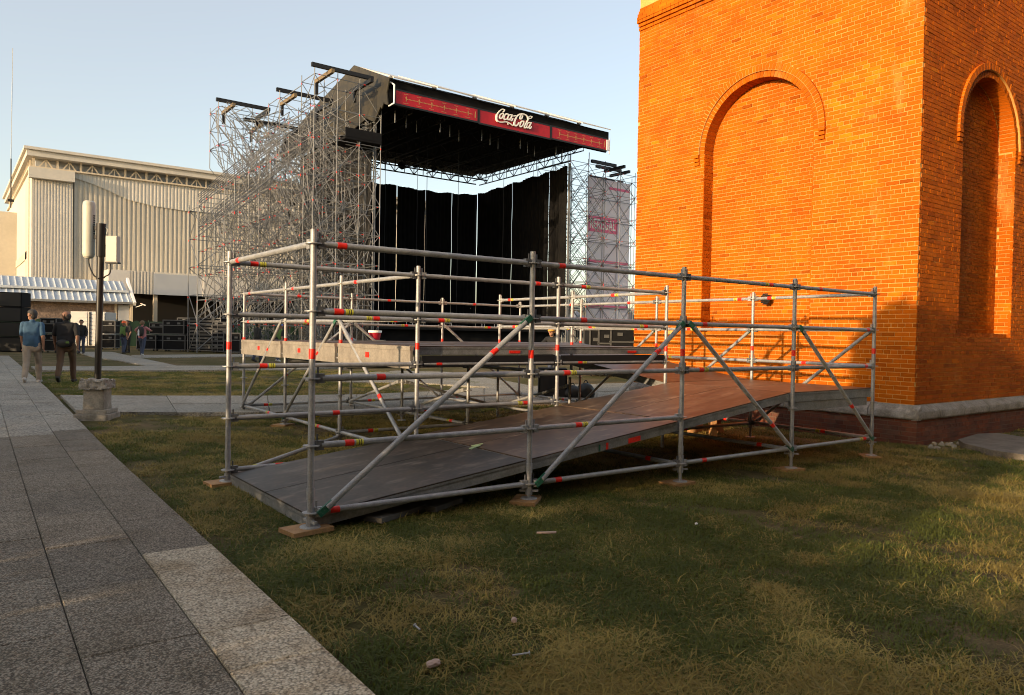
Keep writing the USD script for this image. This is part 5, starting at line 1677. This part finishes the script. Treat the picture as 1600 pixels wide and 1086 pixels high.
def waist_bag(o, W, base, Rm, k):
    bk = Rm @ np.array([0, -1.0, 0]); rt = Rm @ np.array([1.0, 0, 0]); up = np.array([0, 0, 1.0])
    c = base + W((-.03, -.165, .965))
    t = trimesh.creation.icosphere(2, 1.0); v = np.array(t.vertices)
    v = v[:, :1] * rt * .15 + v[:, 1:2] * bk * .06 + v[:, 2:3] * up * .10
    b_ = build(Mb().add(v + c, t.faces if np.linalg.det(np.array([rt, bk, up])) > 0 else t.faces[:, ::-1]), 'waist_bag', rubber, o)
    build(Mb().obox(c + bk * .062 + rt * .11 + up * .03, rt * .035, bk * .004, up * .025), 'green_tag', hi_vis, b_)
    build(Mb().lathe([(.135, 0), (.145, .0), (.145, .035), (.135, .035)], base + W((0, 0, 1.01)), 18), 'belt', rubber, o)


def backpack(o, W, base, Rm, k):
    bk = Rm @ np.array([0, -1.0, 0]); rt = Rm @ np.array([1.0, 0, 0]); up = np.array([0, 0, 1.0])
    c = base + W((0, -.19, 1.24))
    t = trimesh.creation.icosphere(2, 1.0); v = np.array(t.vertices); v = np.sign(v) * np.abs(v) ** .7
    v = v[:, :1] * rt * .15 + v[:, 1:2] * bk * .09 + v[:, 2:3] * up * .24
    p = build(Mb().add(v + c, t.faces[:, ::-1]), 'backpack', rubber, o)
    b_ = c + bk * .10 - rt * .05 - up * .06
    build(Mb().lathe([(0, -.14), (.035, -.14), (.035, .08), (.022, .12), (.022, .15), (0, .15)], b_, 12), 'bottle', white_paint, p)
    for s_ in (-1, 1):
        build(Mb().path([c + rt * .10 * s_ + up * .18 + bk * .02, c + rt * .11 * s_ + up * .25 - bk * .10, c + rt * .11 * s_ + up * .20 - bk * .22], .018, 6), 'strap', rubber, p)


pm1 = hitz(50, 597, .13 + .055); pm2 = hitz(103, 601, .10)
person((pm1[0], pm1[1]), AWAY - .25, 'man in a blue shirt and khaki trousers walking away on the paved walk', 1.74, step=-.62, arms=((.0, .10), (.01, -.10)), shirt=shirt_blue, trousers=khaki, shoes=shoe_g, hair=hair_g,
       head_turn=-1.0, bulk=1.07, extras=belt_kit)
person((pm2[0], pm2[1]), AWAY - .35, 'broad man in a black polo and brown trousers walking on the grass', 1.74, step=-.7, arms=((.02, .08), (.02, -.14)), shirt=shirt_black, trousers=brown_tr, shoes=shoe_d, hair=hair_g, bald=True,
       head_turn=-1.1, bulk=1.2, skin_m=skin_dk, extras=waist_bag)
p = hitz(222, 556.5, .17)
person((p[0], p[1]), AWAY - .6, 'person in a pink shirt with a black backpack and white bottle', 1.72, step=.55, reach={'l': ((-.36, .05, 1.28), (-.30, .22, 1.10)), 'r': ((.36, .10, 1.28), (.30, .30, 1.28))}, shirt=shirt_pink, trousers=jeans, shoes=shoe_g,
       hair=mat('light_brown_hair', (.14, .09, .05), .7), extras=backpack)
p = hitz(193, 553, .15)
person((p[0], p[1]), AWAY - .9, 'worker in an orange helmet and green vest near the flight cases', 1.70, step=.2, shirt=shirt_black, trousers=jeans, hair=None, hat=(orange_p, 'helmet'), vest=hi_vis)
p = at_px(199, 41.5)
person((p[0], p[1]), AWAY + 2.2, 'person all in black standing right behind the worker with the helmet', 1.78, shirt=shirt_black, trousers=mat('black_trousers', (.009, .009, .010), .85), hair=hair_d, bulk=1.1)
p = at_px(127, 38.5)
person((p[0], p[1]), AWAY + 2.8, 'dark silhouetted person in front of the white box trailer', 1.74, shirt=shirt_black, trousers=jeans, hair=hair_d, sleeve=False)
p = hitz(402, 567, .13)
person((p[0], p[1]), .2, 'person in black striding behind the left end of the raised deck', 1.72, step=.6, shirt=shirt_black, trousers=jeans, hair=hair_d, sleeve=False)
p = hitz(434, 566.5, .13)
person((p[0], p[1]), .5, 'worker with a blue cap and green vest behind the raised deck', 1.70, step=.35, shirt=shirt_black, trousers=jeans, hair=None, hat=(blue_cap, 'cap'), vest=hi_vis, shoes=shoe_g, lean=.2)
p = at_px(556, 30)
person((p[0], p[1]), 2.8, 'person in grey bending down left of the red tub', 1.66, shirt=mat('grey_shirt', (.22, .22, .23), .85), trousers=jeans, hair=hair_d, lean=.75)
p = at_px(866, 21.5)
person((p[0], p[1]), 3.6, 'worker in a yellow cap leaning over the back of the raised deck', 1.66, shirt=shirt_black, trousers=jeans, hair=None, hat=(mat('yellow_cap', (.55, .30, .04), .6), 'cap'), lean=.25, reach={'l': ((-.30, .25, 1.2), (-.26, .48, 1.16)), 'r': ((.30, .22, 1.2), (.26, .46, 1.18))})


# ================================================================== LITTER AND RUBBLE ON THE GRASS
def small(name, px, py, label, cat, fn, material):
    q_ = hitz(px, py, -.03)
    x, y = q_[0], q_[1]; z = float(g(x, y))
    mb = Mb(); fn(mb, np.array([x, y, z]))
    build(mb, name, material, None, label, cat)


small('pebble_stone', 676, 1060, 'pale pink stone in the grass nearest the paved walk', 'stone', lambda m, c: blob(m, c + [0, 0, .035], (.034, .020, .018), 2, amp=.8), litter_pink)
small('pebble_stone', 803, 990, 'tiny pink stone in the middle of the grass', 'stone', lambda m, c: blob(m, c + [0, 0, .04], (.017, .015, .014), 4, amp=.8), litter_pink)
small('pebble_stone', 1088, 823, 'tiny white stone on the bare soil patch', 'stone', lambda m, c: blob(m, c + [0, 0, .04], (.014, .012, .010), 6, amp=.8), white_paint)


def bolt(m, c, a, ln):
    d = np.array([math.cos(a), math.sin(a), .12])
    m.tube(c + [0, 0, .04], c + [0, 0, .04] + d * ln, .0048, 8); m.tube(c + [0, 0, .04] + d * ln, c + [0, 0, .04] + d * (ln + .006), .010, 6)


small('steel_bolt', 800, 1048, 'steel bolt lying flat in the grass right of the pink stone', 'bolt', lambda m, c: bolt(m, c, -.55, .075), galv)
small('steel_bolt', 656, 1006, 'short steel bolt standing askew in the grass left of the others', 'bolt', lambda m, c: bolt(m, c, 1.6, .045), galv)
small('brown_twig', 855, 846, 'short reddish twig on the grass before the ramp post', 'twig', lambda m, c: m.tube(c + [-.06, .05, .045], c + [.06, -.03, .05], .009, 7), litter_pink)
pts = [hitz(px, py, -.05)[:2] for px, py in ((1497, 686), (1506, 692), (1552, 703), (1640, 716), (1650, 690), (1560, 676), (1528, 677))]
mb = Mb(); sheet(mb, [tuple(q_) for q_ in pts], .085, .16, .4)
build(mb, 'concrete_slab', mat('old_slab', (.17, .145, .115), .9, base2=(.10, .082, .062), var=(3, .35, .65), extra_var=(40, .6, 1.15), bump=(30, .5, .015)), None, 'cracked concrete slab on the grass beside the tower wall', 'slab')
for k in range(9):
    px, py = 1447 + 6.5 * k + rng.uniform(-2, 2), rng.uniform(688, 699)
    q_ = hitz(px, py, -.1)
    mb = Mb(); blob(mb, np.array([q_[0], q_[1], float(g(q_[0], q_[1])) + .02]), rng.uniform(.02, .055, 3), k + 30, 2, .9)
    build(mb, 'rubble_stone', concrete, None, ['first', 'second', 'third', 'fourth', 'fifth', 'sixth', 'seventh', 'eighth', 'ninth'][k] + ' small rubble stone at the tower foot counted from the corner towards the slab', 'stone', 'rubble stones at the tower foot')
for k in range(8):
    px = 1150 + 5.5 * k
    x, y = 8.0 + .25 * (k % 3), 2.6 + .14 * k
    z = float(g(x, y))
    mb = Mb(); h = rng.uniform(.22, .42)
    mb.obox((x, y, z + h / 2), (.02, .05, 0), (-.04, .02, 0), (rng.uniform(-.05, .05), rng.uniform(-.05, .05), h / 2))
    build(mb, 'timber_offcut', wood_bit, None, ['first', 'second', 'third', 'fourth', 'fifth', 'sixth', 'seventh', 'last'][k] + ' upright timber offcut under the landing counted towards the raised deck', 'timber', 'timber offcuts under the landing')


# ================================================================== HEDGE AND TREES WEST OF THE WALK (they cast the evening shade)
def leaf_cloud(mb, centres, n, size, r):
    for c, rad in centres:
        d = r.normal(size=(n, 3)); d /= np.linalg.norm(d, axis=1, keepdims=True)
        pos = np.array(c) + d * np.array(rad) * (r.random((n, 1)) ** .4)
        a = r.normal(size=(n, 3)); a /= np.linalg.norm(a, axis=1, keepdims=True)
        b = np.cross(a, r.normal(size=(n, 3))); b /= np.linalg.norm(b, axis=1, keepdims=True)
        s = size * r.uniform(.6, 1.3, (n, 1))
        V = np.stack([pos - a * s, pos + b * s * .45, pos + a * s, pos - b * s * .45], 1).reshape(-1, 3)
        mb.add(V, np.arange(4 * n).reshape(n, 4))


rt_ = np.random.default_rng(11)


def tree(x, y, h, crown, label, n=700, size=.14, low=.5):
    z = float(g(x, y))
    o = thing('shade_tree', label, 'tree', (x, y, z))
    tm = Mb(); tm.tube((x, y, z - .1), (x + .05, y, z + h * .55), .14, 10, .08)
    for k in range(5):
        a = k * 1.3
        tm.tube((x + .03, y, z + h * (.38 + .04 * k)), (x + math.cos(a) * crown * .7, y + math.sin(a) * crown * .7, z + h * .75), .05, 6, .02)
    build(tm, 'trunk', bark, o)
    cm_ = Mb(); cs = []
    for k in range(9):
        a = rt_.uniform(0, 6.3); rr = crown * rt_.uniform(.1, .75)
        cs.append(((x + rr * math.cos(a), y + rr * math.sin(a), z + h * rt_.uniform(low, .9)), (crown * .5,) * 2 + (h * .16,)))
    leaf_cloud(cm_, cs, n, size, rt_)
    build(cm_, 'crown', leaf, o)


def hedge(x, y0, y1, h, label, n):
    o = thing('clipped_hedge', label, 'hedge', (x, (y0 + y1) / 2, 0))
    st = Mb()
    y = y0 + .4
    while y < y1:
        st.tube((x, y, -.05), (x + .05, y, h * .8), .035, 6); y += .8
    build(st, 'stems', bark, o)
    mb = Mb(); r = rt_
    N = n
    yy = r.uniform(y0, y1, N)
    hh = h * (1 + .10 * (meshkit.fbm(np.stack([yy * .6, yy * 0, yy * 0], -1), 3) - .5) * 2)
    pos = np.stack([x + r.uniform(-.5, .5, N), yy, r.random(N) ** .8 * hh], -1)
    a = r.normal(size=(N, 3)); a /= np.linalg.norm(a, axis=1, keepdims=True)
    b = np.cross(a, r.normal(size=(N, 3))); b /= np.linalg.norm(b, axis=1, keepdims=True)
    s = .125 * r.uniform(.6, 1.3, (N, 1))
    V = np.stack([pos - a * s, pos + b * s * .6, pos + a * s, pos - b * s * .6], 1).reshape(-1, 3)
    mb.add(V, np.arange(4 * N).reshape(N, 4))
    build(mb, 'leaves', leaf, o)


hedge(-9.0, -4.2, 24, 2.62, 'long clipped hedge along the far left side of the paved walk', 24000)
hedge(-9.2, 24.3, 48, 3.6, 'tall clipped hedge continuing beyond the long one', 18000)
hedge(-9.0, -5.3, -4.2, 1.75, 'short low trimmed hedge between two taller hedges', 1200)
hedge(-9.0, -14, -5.3, 2.9, 'tall clipped hedge behind the viewer', 2800)
tree(-9.4, -2.9, 5.3, 1.1, 'small tree standing in the hedge left of the viewer')
tree(-9.6, -10.2, 6.6, 2.3, 'broader tree behind the viewer beside the hedge')
mill = thing('brick_mill_hall', 'long dark brick mill hall standing behind the viewer', 'building', (8, -24, 0))
build(Mb().box((-26, -32, -.2), (46, -17, 17.0)), 'wall', mat('dark_mill_brick', (.10, .045, .03), .9, base2=(.14, .06, .04), var=(.6, .4, .6)), mill)
build(Mb().box((-26.6, -32.6, 17.0), (46.6, -16.4, 17.5)), 'roof', truss_black, mill)
for k in range(14):
    build(Mb().box((-23 + 5 * k, -17.0, 2.0), (-20.6 + 5 * k, -16.9, 7.5)), 'window', dark_void, mill)
for k in range(5):
    tree(-10.5 + .6 * (k % 2), 22 + 4.6 * k, 6.6 + .5 * (k % 3), 2.6, ['first', 'second', 'third', 'fourth', 'fifth'][k] + ' tree of the row at the far end of the hedge', 800, .2, .36)


# ================================================================== GRASS
def tuft(seed, n, h0, h1, spread, lean):
    r = np.random.default_rng(seed)
    V, Fc = [], []
    for k in range(n):
        a = r.uniform(0, 2 * math.pi); rad = spread * math.sqrt(r.random())
        p = np.array([rad * math.cos(a), rad * math.sin(a), -.003])
        h = r.uniform(h0, h1); la = r.uniform(0, 2 * math.pi); le = h * r.uniform(.3, 1) * lean
        d = np.array([math.cos(la), math.sin(la), 0]); sd = np.array([-d[1], d[0], 0])
        w = r.uniform(.0014, .0034); h *= 1.0 + .6 * (r.random() < .08)
        mid = p + d * le * .35 + np.array([0, 0, h * .6]); tip = p + d * le + np.array([0, 0, h * r.uniform(.55, .95)])
        i = len(V)
        V += [p - sd * w, p + sd * w, mid - sd * w * .8, mid + sd * w * .8, tip]
        Fc += [[i, i + 1, i + 3], [i, i + 3, i + 2], [i + 2, i + 3, i + 4]]
    return np.array(V), np.array(Fc)


lawn = UsdGeom.PointInstancer.Define(stage, '/World/lawn_grass')
USED.add('/World/lawn_grass')
tag(lawn.GetPrim(), 'short patchy lawn of green and straw coloured grass blades', 'grass', kind='stuff')
protos = []
for k in range(8):
    straw = k >= 4
    v, f = tuft(100 + k, 62, .012, .036 if not straw else .042, .115, 1.7 if not straw else 3.0)
    pth = f'/World/lawn_grass/grass_tuft_{k + 1:03d}'
    usdkit.mesh(stage, pth, (v, f), grass_straw if straw else grass_green, smooth=True)
    protos.append(pth)
lawn.CreatePrototypesRel().SetTargets([Sdf.Path(p_) for p_ in protos])
gr = np.random.default_rng(21)
N = 40000
rr = 2.7 + (gr.random(N) ** 1.75) * 24
aa = gr.uniform(math.radians(0), math.radians(75), N)        # from +y towards +x
gx, gy = EYE[0] + rr * np.sin(aa), EYE[1] + rr * np.cos(aa)
den = meshkit.fbm(np.stack([gx * .55, gy * .55, gx * 0], -1), 4, 5)
fine_ = meshkit.fbm(np.stack([gx * 2.2, gy * 2.2, gx * 0], -1), 3, 9)
bare = (den > .63) | (fine_ > .74)
spot = np.zeros(N); lush = np.zeros(N)
for (px, py, ra, rb) in ((1060, 792, .5, .22), (1160, 800, .6, .2), (1250, 815, .7, .22), (1340, 828, .6, .2), (1440, 845, .55, .2), (1540, 868, .45, .2), (1590, 900, .4, .22), (1500, 708, .8, .25), (660, 905, .25, .12), (1290, 960, .25, .1)):
    q_ = hitz(px, py, -.05); spot += np.exp(-(((gx - q_[0]) * .80 - (gy - q_[1]) * .6) / ra) ** 2 - (((gx - q_[0]) * .6 + (gy - q_[1]) * .8) / rb) ** 2)
for (px, py, ra) in ((1130, 785, .55), (1240, 850, .45), (1400, 770, .6), (1380, 900, .35), (1000, 960, .35), (1150, 1020, .3), (900, 830, .4), (1480, 1000, .35), (760, 1040, .25)):
    q_ = hitz(px, py, -.05); lush += np.exp(-((gx - q_[0]) ** 2 + (gy - q_[1]) ** 2) / ra ** 2)
bare |= (spot + .25 * (fine_ - .5) * 4 > .55)
ok = (gx > edge_x(gy) - .008) & ~((gx > TX - .05) & (gy > TY - .05)) & (~bare | (gr.random(N) < .16))
cp = Polygon(P2([(121, 650), (355, 649), (560, 641), (760, 630), (1010, 620), (1010, 601), (760, 609), (560, 620), (300, 626), (94, 626)])).buffer(.01)
cp2 = Polygon(P2([(58, 585), (355, 584), (640, 572), (640, 564), (355, 577), (48, 578)])).buffer(.02)
import shapely
ok &= ~shapely.contains_xy(cp, gx, gy) & ~shapely.contains_xy(cp2, gx, gy)
lg = Polygon([tuple(q_) for q_ in pts]).buffer(.02)
ok &= ~shapely.contains_xy(lg, gx, gy)
ok &= ~((gx > lx - .33) & (gx < lx + .33) & (gy > ly - .33) & (gy < ly + .33))
gx, gy, rr, den, fine_, lush = gx[ok], gy[ok], rr[ok], den[ok], fine_[ok], lush[ok]
n_ = len(gx)
greenness = meshkit.fbm(np.stack([gx * .8 + 40, gy * .8, gx * 0], -1), 4, 15)
nearedge = np.exp(-np.abs(gx - edge_x(gy)) / .25)
isgreen = gr.random(n_) < np.clip(.54 + (greenness - .5) * 1.6 + (fine_ - .5) * 1.8 + nearedge * .4 + lush * .5 - (gy > 1) * .10, .08, .94)
idx = np.where(isgreen, gr.integers(0, 4, n_), gr.integers(4, 8, n_))
sc = gr.uniform(.7, 1.25, n_) * np.where(isgreen, 1.1, 1.0) * (1 + .25 * np.clip(rr / 12, 0, 1.2))
xb = (meshkit.fbm(np.stack([gx * .9, gy * .9, gx * 0], -1), 3) - .5) * .07
fin = ss((30 - np.abs(gx - 8)) / 8) * ss((36 - np.abs(gy - 12)) / 8)
lawn.CreatePositionsAttr(Vt.Vec3fArray.FromNumpy(np.stack([gx, gy, g(gx, gy) + xb * fin], -1).astype(np.float32)))
lawn.CreateProtoIndicesAttr(Vt.IntArray.FromNumpy(idx.astype(np.int32)))
lawn.CreateScalesAttr(Vt.Vec3fArray.FromNumpy(np.stack([sc, sc, sc * gr.uniform(.7, 1.2, n_)], -1).astype(np.float32)))
ang = gr.uniform(0, 2 * math.pi, n_)
q4 = np.stack([np.cos(ang / 2), np.zeros(n_), np.zeros(n_), np.sin(ang / 2)], -1)
lawn.CreateOrientationsAttr(Vt.QuathArray([Gf.Quath(float(a), float(b), float(c), float(d)) for a, b, c, d in q4]))
